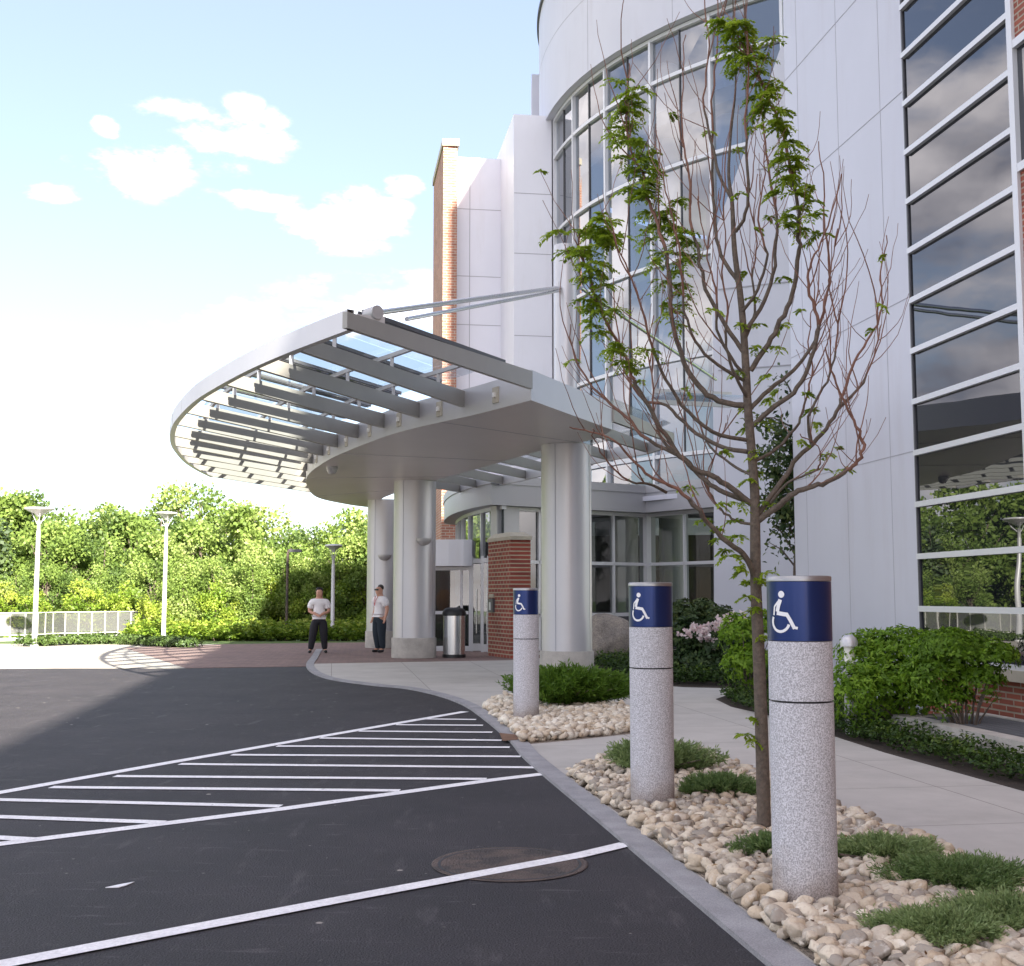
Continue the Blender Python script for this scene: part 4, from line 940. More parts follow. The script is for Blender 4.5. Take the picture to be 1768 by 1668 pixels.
# ------------------------------------------------------------------ plants
def shoots(c, rx, ry, h, n, m, nl, lsz, flat=.35, seed=0, mat_=None, name='juniper', label='', group=None, catg='shrub'):
    """spreading conifer: shoots fanning out low, each clothed in short needles"""
    rg = np.random.default_rng(seed); P = []; D = []; T = []
    for i in range(n):
        a = rg.uniform(0, 2*np.pi); rr = np.sqrt(rg.uniform(0, 1))*(.78+.22*math.sin(3*a+seed)+.16*math.sin(7*a+2*seed)); r0 = rg.uniform(0, .55)
        end = np.array([math.cos(a)*rx*rr, math.sin(a)*ry*rr, h*(.35+.75*rg.uniform()*(1-.55*rr))]); st = end*r0*np.array([1, 1, .6]); tt = rg.uniform(0, 1)
        up = rg.uniform(.0, .14)
        for k in range(m):
            f = .25+.75*k/m; p = st+(end-st)*f+np.array([0, 0, up*f*f*h]); d = (end-st); d = d/np.linalg.norm(d); 
            for q in range(nl):
                P.append(p+rg.normal(size=3)*.006); D.append(d*1.0+rg.normal(size=3)*.55+np.array([0, 0, .18])); T.append(tt*.35+.25*rg.uniform()+.4*f)
    V, Fc, Tt = leaves(np.array(P), np.array(D), lsz, .22, np.array(T))
    o = part(name, (V, Fc, Tt), mat_, None, local=True); o.location = c; tag(o, label, catg, group)
    st = MB(); 
    for i in range(16):
        a = rg.uniform(0, 6.28); r = rg.uniform(.4, .8); st.tube([(0, 0, -.02), (math.cos(a)*rx*r*.5, math.sin(a)*ry*r*.5, h*.3), (math.cos(a)*rx*r, math.sin(a)*ry*r, h*.5)], [.012, .008, .003], 5)
    part('stem', st, M_bark, o, local=True)
    return o
def gp(px, py, z=.05): p = G(px, py); return Vector((p.x, p.y, z))
shoots(gp(985, 1226), 1.05, .75, .50, 900, 18, 3, .075, seed=1, mat_=M_ljun, label='wide feathery green juniper beside the farthest bollard', group='spreading junipers')
shoots(gp(1135, 1345), .55, .42, .27, 520, 14, 3, .045, seed=2, mat_=M_ljunb, label='dark green juniper wrapped round the foot of the second bollard', group='spreading junipers')
shoots(gp(1243, 1388), .38, .30, .16, 480, 12, 3, .034, seed=3, mat_=M_ljunb, label='small low juniper left of the young tree trunk', group='spreading junipers')
shoots(gp(1345, 1497), .32, .26, .12, 360, 12, 3, .030, seed=4, mat_=M_ljunb, label='small juniper tuft behind the nearest bollard', group='spreading junipers')
shoots(gp(1530, 1505), .42, .32, .13, 700, 13, 3, .030, seed=5, mat_=M_ljunb, label='low juniper mat just right of the nearest bollard', group='spreading junipers')
shoots(gp(1668, 1552), .44, .38, .14, 900, 14, 3, .028, seed=6, mat_=M_ljunb, label='wide juniper mat running off the right edge of the stones', group='spreading junipers')
shoots(gp(1640, 1648), .40, .26, .12, 900, 14, 3, .026, seed=7, mat_=M_ljunb, label='juniper mat at the bottom right corner in front of the others', group='spreading junipers')
shoots(gp(1750, 1625), .36, .30, .14, 700, 13, 3, .027, seed=8, mat_=M_ljunb, label='juniper tuft cut by the right edge between two other juniper mats', group='spreading junipers')
def shrub(c, lobes, n, lsz, mat_, name, label, whorl=5, seed=0, asp=.42, group=None, up=.3, stems=True, shell=.55, catg='shrub', tl=(0, 1)):
    rg = np.random.default_rng(seed); P = []; D = []; T = []; Nn = []
    w = np.array([l[3]*l[4]*l[5] for l in lobes]); w = w/w.sum()
    for i in range(n):
        l = lobes[rg.choice(len(lobes), p=w)]; d = unit(rg.normal(size=3)); d[2] = abs(d[2]) if rg.uniform() < .7 else d[2]
        r = 1-shell*rg.uniform()**1.5; p = np.array(l[:3])+d*np.array(l[3:6])*r
        if p[2] < .03: p[2] = .03+rg.uniform()*.1
        tt = np.clip(rg.uniform(*tl)*.7+.3*rg.uniform(), 0, 1)
        ax = unit(d+np.array([0, 0, up])+rg.normal(size=3)*.3)
        for k in range(whorl):
            a = unit(rg.normal(size=3)); s = unit(np.cross(ax, a)); P.append(p); D.append(s+ax*rg.uniform(.0, .5)); Nn.append(ax+rg.normal(size=3)*.3); T.append(tt)
    o = part(name, leaves(np.array(P), np.array(D), lsz, asp, np.array(T), np.array(Nn)), mat_, None, local=True); o.location = c
    if label: tag(o, label, catg, group)
    if stems:
        st = MB()
        for l in lobes:
            for q in range(3):
                e = Vector(l[:3])+Vector(rg.normal(size=3))*.5*min(l[3:6]); st.tube([(e.x*.15, e.y*.15, -.02), (e.x*.5, e.y*.5, e.z*.55), tuple(e)], [.016, .011, .004], 5)
        part('stem', st, M_bark, o, local=True)
    return o
# bright green shrubs along the facade
def lob(pxs, base, Y):   # lobes from photo: (px, py, rx_px, rz_px, dY)
    out = []
    for px, py, rx, rz, dY in pxs:
        p = AT(px, py, Y+dY); s = (Y+dY)/F; out.append((p.x-base.x, p.y-base.y, p.z-base.z, rx*s, min(rx*s, .5), rz*s))
    return out
b0 = Vector((AT(1560, 1150, 13.4).x, 13.4, .02))
shrub(b0, lob([(1500,1135,60,48,.0),(1560,1125,65,44,-.1),(1535,1190,75,60,-.2),(1480,1200,50,62,-.5),(1575,1215,50,40,-.2)], b0, 13.4), 2900, .055, M_lshrub, 'leafy_shrub', 'bright green leafy shrub right behind the nearest bollard', seed=11, group='shrubs along the facade')
b0 = Vector((AT(1665, 1150, 12.2).x, 12.2, .02))
shrub(b0, lob([(1640,1128,70,42,0),(1702,1138,55,36,-.1),(1612,1170,55,50,0),(1690,1178,45,35,-.1),(1640,1210,40,35,0)], b0, 12.2), 2600, .052, M_lshrub, 'leafy_shrub', 'bright green leafy shrub spreading in front of the brick below the dark window', seed=12, group='shrubs along the facade')
b0 = Vector((AT(1290, 1160, 17.5).x, 17.5, .02))
shrub(b0, lob([(1275,1100,35,40,0),(1320,1090,30,40,.2),(1290,1150,45,40,0)], b0, 17.5), 900, .075, M_lshrub, 'leafy_shrub', 'bright green leafy shrub behind the young tree trunk', seed=13, group='shrubs along the facade')
b0 = Vector((AT(1220, 1130, 22).x, 22, .02))
rh = shrub(b0, lob([(1195,1110,40,45,0),(1240,1120,45,50,-.3),(1215,1150,60,40,-.3),(1275,1110,40,45,0)], b0, 22), 2200, .10, M_ldark, 'flowering_rhododendron', 'dark rhododendron with pale pink blossom between the bollards', seed=14)
rg = np.random.default_rng(5); P = []; D = []; T = []
for px, py, n in ((1198,1085,9),(1215,1090,9),(1206,1096,8),(1228,1083,6),(1240,1078,7),(1252,1076,6),(1262,1072,5),(1248,1085,5),(1223,1098,6),(1270,1078,4),(1283,1070,3),(1188,1094,4),(1172,1098,2),(1231,1112,2),(1240,1070,4)):
    p = AT(px, py, 21.3)
    for k in range(n):
        q = np.array(p[:])-np.array(b0[:])+rg.normal(size=3)*np.array([.055, .05, .05])
        for j in range(6): P.append(q); D.append(rg.normal(size=3)+np.array([0, -.5, .2])); T.append(rg.uniform())
part('blossom', leaves(np.array(P), np.array(D), .075, .8, np.array(T)), M_petal, rh, local=True)
b0 = Vector((AT(1185, 1100, 27).x, 27, .02))
shrub(b0, lob([(1180,1080,35,45,0),(1215,1068,30,35,.2),(1240,1085,40,40,0),(1160,1110,25,40,0)], b0, 27), 1600, .10, M_ldark, 'tall_shrub', 'loose dark shrub growing against the lobby windows', seed=15, tl=(.3, 1))
def groundcover(poly, z, n, lsz, name, seed, m=M_lgc, hz=.22):
    rg = np.random.default_rng(seed); xs = [p[0] for p in poly]; ys = [p[1] for p in poly]
    X = rg.uniform(min(xs), max(xs), n*4); Y = rg.uniform(min(ys), max(ys), n*4); k = inpoly(X, Y, poly); X = X[k][:n]; Y = Y[k][:n]; n = len(X)
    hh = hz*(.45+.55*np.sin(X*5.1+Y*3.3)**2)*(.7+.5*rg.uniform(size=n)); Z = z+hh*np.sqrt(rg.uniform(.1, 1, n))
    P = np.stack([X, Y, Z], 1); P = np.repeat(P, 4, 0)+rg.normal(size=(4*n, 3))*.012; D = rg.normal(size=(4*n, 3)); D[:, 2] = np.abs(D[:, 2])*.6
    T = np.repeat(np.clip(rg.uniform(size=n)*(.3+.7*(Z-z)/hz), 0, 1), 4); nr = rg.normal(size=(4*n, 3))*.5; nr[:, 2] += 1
    return struct(name, leaves(P, D, lsz, .6, T, nr), m, 'stuff')
gc1 = [K(5.40, 3)[:2], K(5.98, 3)[:2], K(5.98, 13.2)[:2], K(7.1, 13.4)[:2], K(7.1, 17.5)[:2], G(1300,1200)[:2], G(1242,1207)[:2], K(5.36, 15.4)[:2], K(5.36, 11)[:2]]
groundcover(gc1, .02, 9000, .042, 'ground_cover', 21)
gc2 = [G(1023,1155)[:2], G(1062,1168)[:2], G(1112,1180)[:2], G(1182,1186)[:2], G(1300,1189)[:2], G(1335,1191)[:2], (6.2, 22), (5.5, 26), (2, 26.5)]
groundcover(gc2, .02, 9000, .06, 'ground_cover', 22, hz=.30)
# ------------------------------------------------------------------ young honey locust
def young_tree():
    c = Vector((TREE0.x, TREE0.y, 0)); Y0 = c.y; rg = random.Random(3)
    t = thing('young_tree', 'young honey locust with reddish bare twigs and fresh leaf tufts beside the nearest bollard', 'tree', c)
    def P(px, py, d=0): return AT(px, py, Y0+d)
    pxm = Y0/F
    tr = [(1320,1458,14),(1316,1300,13),(1311,1150,12.3),(1305,1010,11),(1304,930,10.5),(1303,850,9.5),(1296,760,9),(1291,700,8.5),(1288,640,8),(1283,560,7),(1277,500,6.4),(1268,430,5.4),(1264,350,4.2),(1258,300,3.2),(1262,230,2.4),(1270,150,1.9),(1268,60,1.5),(1262,-60,1.1)]
    cp = catmull([P(x, y) for x, y, r in tr], 4); rr = [tr[min(i//4, len(tr)-1)][2]*(1-(i%4)/4)+tr[min(i//4+1, len(tr)-1)][2]*(i%4)/4 for i in range(len(cp))]
    base = cp[0]; cp[0] = Vector((base.x, base.y, .0))
    mb = MB(); mb.tube(cp, [r*pxm*.87 for r in rr], 12); part('trunk', mb, M_bark, t)
    BR = [  # start radius, depth spread, points
     (5,-.5,[(1303,1000),(1290,962),(1262,940),(1235,915),(1205,880),(1170,845),(1140,830),(1100,800),(1060,760),(1020,745),(985,738)]),
     (4.5,.4,[(1298,868),(1250,850),(1215,830),(1180,790),(1120,760),(1080,720),(1045,690),(1010,650),(990,610),(985,560)]),
     (5,-.3,[(1297,870),(1262,842),(1230,822),(1200,808),(1170,780),(1150,750),(1120,700),(1100,665),(1085,630),(1070,600),(1050,560),(1035,530),(1022,490),(1010,455),(1000,425),(1005,400),(1030,385)]),
     (4,.5,[(1290,780),(1240,770),(1190,740),(1150,700),(1110,690),(1080,640),(1065,560),(1060,480)]),
     (5,.3,[(1286,700),(1250,695),(1215,675),(1190,640),(1172,600),(1160,540),(1158,500),(1150,440),(1137,390),(1122,354),(1113,330),(1107,294),(1092,270),(1083,240),(1080,200),(1085,150),(1088,110)]),
     (4.5,-.2,[(1296,640),(1325,595),(1345,555),(1368,510),(1380,450),(1377,414),(1380,375),(1374,345),(1368,300),(1356,255),(1350,228),(1335,190),(1320,150),(1305,126),(1290,105),(1281,84),(1272,54),(1266,27)]),
     (5.5,-.5,[(1308,900),(1343,875),(1363,855),(1396,842),(1429,832),(1465,812),(1481,796),(1490,769),(1481,736),(1462,697),(1440,650),(1425,600)]),
     (4.5,.4,[(1308,890),(1350,830),(1380,790),(1410,760),(1440,720),(1455,690),(1465,650),(1490,600),(1515,560),(1523,520),(1520,470),(1532,405)]),
     (4.5,-.4,[(1300,735),(1340,700),(1380,670),(1400,620),(1412,560),(1400,510),(1395,470),(1405,440),(1430,390),(1452,300)]),
     (4,.3,[(1296,705),(1330,672),(1372,640),(1400,600),(1420,540),(1432,470),(1425,400),(1422,320),(1412,245)]),
     (3.6,.4,[(1278,490),(1245,440),(1235,380),(1230,300),(1228,200),(1235,100),(1240,20),(1240,-40)]),
     (3.2,-.3,[(1270,400),(1285,370),(1290,300),(1285,220),(1290,150),(1292,60),(1288,-20)]),
     (3,.2,[(1264,345),(1240,300),(1225,240),(1215,170),(1222,80),(1218,0),(1216,-60)]),
     (3.8,.5,[(1288,570),(1320,520),(1335,460),(1342,380),(1328,300),(1320,230),(1312,150),(1300,80)]),
     (4,.2,[(1285,610),(1250,560),(1220,500),(1205,440),(1195,380),(1190,300),(1180,240),(1178,150),(1182,60)]),
     (3,-.4,[(1290,660),(1240,630),(1200,590),(1182,540),(1178,480),(1165,400),(1150,330),(1140,280),(1132,215)]),
     (3,-.5,[(1280,540),(1310,500),(1322,440),(1312,380),(1318,300),(1322,240)]),
     (3.5,-.6,[(1290,760),(1230,745),(1180,700),(1140,640),(1120,580),(1105,520),(1085,470),(1062,415),(1058,390)]),
     (3,.6,[(1296,800),(1340,775),(1370,740),(1392,700),(1402,650),(1395,590),(1402,540),(1415,500)]),
     (3,-.2,[(1288,650),(1262,620),(1240,570),(1238,510),(1222,460),(1215,400),(1205,340)]),
     (2.6,.6,[(1297,820),(1260,800),(1220,760),(1200,700),(1196,640),(1185,590)]),
     (2.6,-.7,[(1150,850),(1120,835),(1090,832),(1060,810),(1030,770),(1020,740)]),
     (2.6,.3,[(1300,905),(1270,900),(1245,880),(1225,850),(1222,820),(1240,770),(1255,730)]),
     (2.8,.5,[(1452,700),(1490,660),(1512,600),(1522,560)]),
     (2.4,-.5,[(1330,870),(1360,835),(1400,815),(1415,800),(1412,770),(1380,750)]),
     (3,-.6,[(1292,690),(1268,650),(1255,600),(1258,540),(1245,470),(1252,400),(1240,330)]),
     (2.6,.5,[(1285,590),(1303,540),(1300,480),(1308,420),(1300,360),(1306,300)]),
     (3,.1,[(1180,790),(1150,770),(1128,720),(1125,660),(1118,600),(1128,545)]),
     (2.6,-.4,[(1400,765),(1395,720),(1420,670),(1440,620),(1444,560),(1430,500),(1440,440),(1446,395)]),
    ]
    bm_ = MB(); tw = MB(); tips = []; anchors = []
    for k, (r0, dd, pts) in enumerate(BR):
        n = len(pts); Q = [P(x+(rg.uniform(-2, 2) if 0 < i else 0), y, dd*(i/(n-1))**.8) for i, (x, y) in enumerate(pts)]
        C = catmull(Q, 4); m = len(C)
        for i in range(2, m): C[i] = C[i]+Vector((rg.gauss(0, 1), rg.gauss(0, 1), rg.gauss(0, .6)))*.0048*min(1, i/6)
        rad = [max(.95, 1.08*r0*(1-.80*(i/(m-1))))*pxm for i in range(m)]
        cut = int(m*.45)
        bm_.tube(C[:cut+1], rad[:cut+1], 7); tw.tube(C[cut:], rad[cut:], 6)
        for i in range(int(m*.25), m-1, 3): anchors.append((C[i], (C[i+1]-C[i-1]).normalized(), rad[i], k))
    # fine side twigs curving up
    for p, d, r, k in anchors:
        if rg.random() < .26:
            L = rg.uniform(.5, 1.1); q = [p]; cur = p; dv = (d+Vector((rg.uniform(-.5, .5), rg.uniform(-.6, .6), .2))).normalized()
            for i in range(9): dv = (dv+Vector((rg.uniform(-.2, .2), rg.uniform(-.2, .2), .2))).normalized(); cur = cur+dv*L/9; q.append(cur)
            tw.tube(q, [.0052*(1-i/13) for i in range(10)], 6)
        if rg.random() < .9:
            L = rg.uniform(.12, .7); s = Vector((rg.uniform(-1, 1), rg.uniform(-1, 1), rg.uniform(-.1, .6))).normalized(); q = [p]; cur = p; dv = (d*.4+s*.8).normalized()
            for i in range(6): dv = (dv+Vector((rg.uniform(-.24, .24), rg.uniform(-.24, .24), .22))).normalized(); cur = cur+dv*L/6; q.append(cur)
            tw.tube(q, [max(.0034*(1-i/9), .0018) for i in range(7)], 5)
            if rg.random() < .12: tips.append(q[-1])
    part('branches', bm_, M_bark, t); part('twigs', tw, M_twig, t)
    # pinnate leaf tufts
    LP = []; LD = []; LN = []; T = []
    rn = np.random.default_rng(9)
    def frond(p, d, L):
        d = np.array(d[:]); d = d/np.linalg.norm(d); p = np.array(p[:]); side = unit(np.cross(d, np.array([0, 0, 1.])+rn.normal(size=3)*.2)); k = 9; tt = rn.uniform()*.7
        for i in range(k):
            f = i/k; q = p+d*L*f+np.array([0, 0, -1.])*L*.55*f*f; dd = unit(d+np.array([0, 0, -1.1])*f)
            for s in (-1, 1): LP.append(q); LD.append(side*s*.9+dd*.7+rn.normal(size=3)*.15); LN.append(np.array([0, 0, 1.])+rn.normal(size=3)*.3); T.append(tt+.3*rn.uniform())
    def tuft(p, n, L):
        for i in range(n): a = rn.uniform(0, 6.28); frond(p, Vector((math.cos(a), math.sin(a), rn.uniform(-.2, .6))), L*rn.uniform(.6, 1.2))
    def leafy(pts, dens, L, dd, spread=6):
        n = len(pts)
        C = catmull([P(x, y, dd) for x, y in pts], 6)
        for c_ in C:
            if rn.uniform() < .80: tuft(c_+Vector((rn.normal()*spread*pxm*2.1, rn.normal()*.07, rn.normal()*.02)), 4+dens, L*1.45)
    leafy([(1110,640),(1085,610),(1060,590),(1042,540),(1030,500),(1018,460),(1005,420),(1020,400)], 2, .085, -.3, 7)
    leafy([(1165,560),(1160,500),(1152,450),(1140,395),(1125,354),(1113,325),(1105,290),(1090,262),(1080,225),(1080,190),(1085,150)], 2, .085, .25, 7)
    leafy([(1385,400),(1378,360),(1372,310),(1358,260),(1345,215),(1330,180),(1315,145),(1295,115),(1283,90),(1272,60),(1264,40)], 2, .08, -.2, 7)
    leafy([(1180,470),(1165,400),(1150,350)], 2, .08, .2, 6)
    leafy([(1050,400),(1035,385),(1060,425)], 1, .08, -.3, 5)
    for px, py, n, d in ((1290,1005,5,.1),(1262,960,6,-.1),(1240,930,5,0),(1235,915,4,.2),(1215,900,4,0),(1265,900,5,.1),(1275,925,5,-.1),(1330,870,4,0),(1300,815,5,.1),(1290,830,4,0),(1310,780,3,0),(1290,740,5,.1),(1300,700,5,.1),(1330,690,4,0),
                         (1300,600,4,0),(1310,560,4,.1),(1340,600,4,0),(1350,560,3,0),(1230,534,3,-.2),(1300,515,3,0),(1290,470,3,0),(1270,640,3,0),(1325,730,3,0),(1400,710,4,0),(1410,730,3,0),(1380,760,3,0),(1300,1050,5,-.05),(1290,1030,4,-.1),(1285,1270,4,-.05),(1300,1278,4,0),(1292,1240,3,0),
                         (1285,985,4,0),(1310,1000,4,-.1),(1320,990,3,-.1),(1415,812,3,0),(1425,785,3,0),(1190,840,3,0),(1390,680,3,0),(1310,1100,3,-.1),(1275,870,4,0),(1240,870,3,0),(1250,950,4,0),(1330,650,3,0),(1280,560,3,0),(1350,480,3,0),(1455,810,2,0),(1275,980,4,-.1)):
        tuft(P(px, py, d), n, .085)
    for p in tips: tuft(p, 2, .06)
    part('leaves', leaves(np.array(LP), np.array(LD), .034, .46, np.clip(np.array(T), 0, 1), np.array(LN)), M_lyoung, t)
young_tree()
# slim dark tree in the corner of the walls
def corner_tree():
    Y0 = 19.3; c = AT(1373, 1000, Y0); c = Vector((AT(1372, 1030, Y0).x, Y0, 0)); rg = random.Random(5)
    t = thing('corner_tree', 'slim dark leafy tree standing in the corner against the white wall', 'tree', c)
    pts = [(1372,1180,5),(1373,1000,4.5),(1376,940,4),(1370,860,3.5),(1372,760,3),(1374,640,2.4),(1372,520,1.8),(1370,410,1.2)]
    C = catmull([AT(x, y, Y0) for x, y, r in pts], 4); C[0].z = 0; s = Y0/F
    mb = MB(); mb.tube(C, [pts[min(i//4, 7)][2]*s for i in range(len(C))], 7); part('trunk', mb, M_fbark, t)
    bm_ = MB(); LP = []; LD = []; rn = np.random.default_rng(3)
    for x0, y0, x1, y1, nl in ((1374,980,1325,935,6),(1374,960,1330,900,26),(1373,930,1340,880,50),(1372,900,1320,850,60),(1372,870,1335,830,70),(1372,850,1310,790,60),(1372,820,1330,780,70),(1372,790,1345,740,60),(1371,770,1320,745,40),(1372,740,1300,720,20),(1372,850,1350,820,70),(1372,690,1345,650,12),(1372,800,1360,760,50),(1372,900,1355,870,50)):
        a = AT(x0, y0, Y0); b = AT(x1, y1, Y0+rg.uniform(-.5, .1)); m = (a+b)/2+Vector((0, 0, .08)); bm_.tube([a, m, b], [.018, .012, .004], 5)
        for k in range(nl*3):
            f = rn.uniform(.1, 1.1); p = a.lerp(b, f)+Vector(rn.normal(size=3)*.09); LP.append(np.array(p[:])); LD.append(rn.normal(size=3)+np.array([0, 0, -.2]))
    part('branches', bm_, M_fbark, t); part('leaves', leaves(np.array(LP), np.array(LD), .10, .55), M_ldark, t)
corner_tree()
# ------------------------------------------------------------------ woods
def tree_proto(name, H, W, seed, m, n=5200, lsz=.34, conifer=False, columnar=False, label='', group=None):
    rg = np.random.default_rng(seed); rr = random.Random(seed)
    t = thing(name, label, 'tree', (0, 0, 0), group)
    mb = MB(); mb.tube([(0, 0, -.3), (.1, 0, H*.3), (0, .1, H*.6), (.05, 0, H*.9)], [H*.022, H*.018, H*.011, H*.003], 7)
    lobes = []
    if columnar:
        for i in range(9): z = H*(.18+.8*i/9); lobes.append((rg.normal()*.15, rg.normal()*.15, z, W*.5*(1.05-.6*i/9), W*.5*(1.05-.6*i/9), H*.09))
    elif conifer:
        for i in range(9): z = H*(.15+.8*i/9); lobes.append((0, 0, z, W*.5*(1.1-i/9), W*.5*(1.1-i/9), H*.06))
    else:
        for i in range(26):
            a = rg.uniform(0, 6.28); z = rg.uniform(.16, .95); r = W*.42*math.sqrt(max(.05, 1-(abs(z-.5)/.52)**2))*rg.uniform(.4, 1)
            s = W*rg.uniform(.13, .22); lobes.append((math.cos(a)*r, math.sin(a)*r, z*H, s, s, s*.85))
            mb.tube([(0, 0, z*H*.6), (math.cos(a)*r*.5, math.sin(a)*r*.5, z*H*.8), (math.cos(a)*r, math.sin(a)*r, z*H)], [H*.008, H*.005, H*.002], 5)
    part('trunk', mb, M_fbark, t, local=True)
    w = np.array([l[3]**2 for l in lobes]); w /= w.sum(); idx = rg.choice(len(lobes), n, p=w); L = np.array(lobes)
    d = unit(rg.normal(size=(n, 3))); r = rg.uniform(.35, 1.1, n)[:, None]; P = L[idx, :3]+d*L[idx, 3:6]*r
    lt = rg.uniform(0, .65, len(lobes)); T = np.clip(lt[idx]+.35*rg.uniform(size=n), 0, 1)
    D = d+rg.normal(size=(n, 3))*.8; 
    part('crown', leaves(P, D, lsz, .75, T, d+rg.normal(size=(n, 3))*.6), m, t, local=True)
    return t
LW = 'broad bright green tree within the woodland behind the forecourt'
protos = []
for i in range(4):
    protos.append(tree_proto('woodland_tree', 9+i*.6, 6.2, 31+i, M_lwood, 6500, .27, label=LW, group='woodland trees'))
prY = [tree_proto('young_woodland_tree', 5.5, 3.6, 41+i, M_lwood2, 4200, .20, label='low yellow-green tree along the front edge of the woodland', group='woodland edge trees') for i in range(2)]
prC = tree_proto('columnar_tree', 7.5, 2.6, 51, M_lwood, 4500, .18, columnar=True, label='narrow upright young tree in front of the woodland', group='narrow trees')
prP = tree_proto('pine_tree', 8.0, 4.2, 61, M_lpine, 5200, .26, conifer=True, label='dark pine between the bright woodland trees', group='dark pines')
def copy_tree(o):
    c = o.copy(); COL.objects.link(c)
    for ch in o.children: d = ch.copy(); COL.objects.link(d); d.parent = c
    return c
used = set()
def place(pr, x, y, sc, rz, z=None):
    o = pr if pr.name not in used else copy_tree(pr)
    used.add(pr.name); gz = -.03-min(1.5, max(0, (y-42)*.10))
    o.location = (x, y, gz if z is None else z); o.scale = (sc, sc, sc); o.rotation_euler = (0, 0, rz); return o
rw = random.Random(12)
def tree_at(pr, px, ytop, Y, H):      # scale so that the crown reaches the height seen
    p = AT(px, ytop, Y); gz = -.03-min(1.5, max(0, (Y-42)*.10)); place(pr, p.x, Y, (p.z-gz)/H, rw.uniform(0, 6.28))
Hs = [9, 9.6, 10.2, 10.8]
sky_line = [(-60,855),(8,858),(78,855),(138,905),(188,880),(232,892),(285,875),(345,842),(398,886),(448,878),(490,905),(535,928),(600,888),(650,900),(700,905),(745,910)]
for i, (px, yt) in enumerate(sky_line): k = i % 4; tree_at(protos[k], px+rw.uniform(-6, 6), yt-4, (60 if px < 400 else 50)+rw.uniform(-3, 4)*(1 if px < 400 else .5), Hs[k])
for i in range(16):
    px = -80+i*52; k = rw.randrange(4); tree_at(protos[k], px+rw.uniform(-12, 12), 915+rw.uniform(-15, 25), (53 if px < 400 else 47.5)+rw.uniform(-1.5, 1.5), Hs[k])
for i in range(13):
    px = -40+i*60; k = rw.randrange(4); tree_at(protos[k], px+rw.uniform(-15, 15), 985+rw.uniform(-25, 20), (49 if px < 400 else 46)+rw.uniform(-1, 1), Hs[k])
for px, yt, Y in ((60,1020,47),(150,1005,47),(215,1010,47),(255,1030,46),(372,1010,45),(395,1000,46),(470,1000,46),(600,985,46),(615,1020,45.9),(530,1015,45.5),(400,1040,44.9),(330,1050,45.9),(450,1050,45.4),(560,1060,44.9),(630,1055,44.4),(500,1070,44.4),(20,1010,48.5),(700,1000,45),(290,1040,45)):
    tree_at(prY[rw.randrange(2)], px, yt, Y, 5.5)
for px, yt, Y in ((318,925,45),(437,948,44.8),(585,960,46),(175,965,49),(392,975,45.5),(530,940,46.5)): tree_at(prC, px, yt, Y, 7.7)
for px, yt, Y in ((250,960,50),(425,935,56),(0,870,52)): tree_at(prP, px, yt, Y, 8)
# the wood carries on to the left, where the dark windows mirror it
for i in range(7): place(protos[i % 4], -31-i*2.6, 60+rw.uniform(-2, 3), rw.uniform(.95, 1.15), rw.uniform(0, 6))
for i in range(22): place(prY[i % 2], -27-i*3+rw.uniform(-1, 1), 46-i*.7, rw.uniform(.8, 1.2), rw.uniform(0, 6))
for i in range(26):
    X = -31-i*3.0; k = rw.randrange(4); place(protos[k], X+rw.uniform(-1, 1), 50-i*.9+rw.uniform(-2, 3), rw.uniform(.85, 1.15), rw.uniform(0, 6))
# far woodland floor shrubs: low fringe
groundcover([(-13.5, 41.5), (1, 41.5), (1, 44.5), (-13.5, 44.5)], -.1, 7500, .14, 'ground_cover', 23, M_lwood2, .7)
# clipped low hedge in front of lamp feet
def hedge():
    path = [G(40,1116), G(75,1114), G(150,1108), G(230,1112), G(310,1118)]; path = [G(45,1117), G(120,1114), G(200,1113), G(270,1117), G(318,1119)]
    C = catmull([p for p in path], 8); o_l = []
    base = Vector((C[0].x, C[0].y, 0))
    for i, c in enumerate(C): d = c-base; rz = .17+.07*math.sin(i*1.7); o_l.append((d.x, d.y+.3, .12, .55, .40, rz))
    shrub(base, o_l, 4600, .09, M_ldhedge, 'low_hedge', 'low green juniper hedge running past the feet of the two left lamps', whorl=3, seed=33, stems=False, catg='hedge')
hedge()
# ------------------------------------------------------------------ lamps
def lamp_parts(t, H, hw):
    c = Vector(t.location)
    mb = MB(); mb.lathe(c, [(.12, 0), (.12, .06), (.075, .07), (.062, H-.75), (.055, H-.7)], 20); part('pole', mb, M_alud, t)
    mb = MB(); mb.lathe(c, [(.05, H-.70), (.05, H-.42), (.07, H-.40)], 16)
    for k in range(4):
        a = k*math.pi/2+.5; mb.tube([c+Vector((math.cos(a)*.05, math.sin(a)*.05, H-.5)), c+Vector((math.cos(a)*hw*.55, math.sin(a)*hw*.55, H-.12))], .012, 6)
    part('lamp_arms', mb, M_alud, t)
    mb = MB(); mb.lathe(c, [(.06, H-.28), (hw*.35, H-.19), (hw*.88, H-.09), (hw+.02, H-.06), (hw+.02, H-.035), (hw*.9, H-.01), (.05, H+.01)], 36); part('lamp_head', mb, M_alu, t)
for px, py, Y, hw, lab in ((68, 876, 36.3, .42, 'tall grey lamp post with a saucer head at the far left by the railing'), (288, 884, 41.5, .36, 'silver lamp post with a saucer head left of the canopy, against the woods'), (576, 940, 42.6, .30, 'farthest saucer-headed lamp post, behind the standing woman')):
    p = AT(px, py, Y); z0 = 0 if Y < 42 else -.03-(Y-42)*.10
    q = AT(px-6 if px < 100 else px-3, 1110, Y)
    t = thing('street_lamp', lab, 'street lamp', (p.x, Y, z0), 'saucer lamps round the forecourt'); lamp_parts(t, p.z-z0, hw)
for px, Y, lab in ((1, 0, 0),): pass
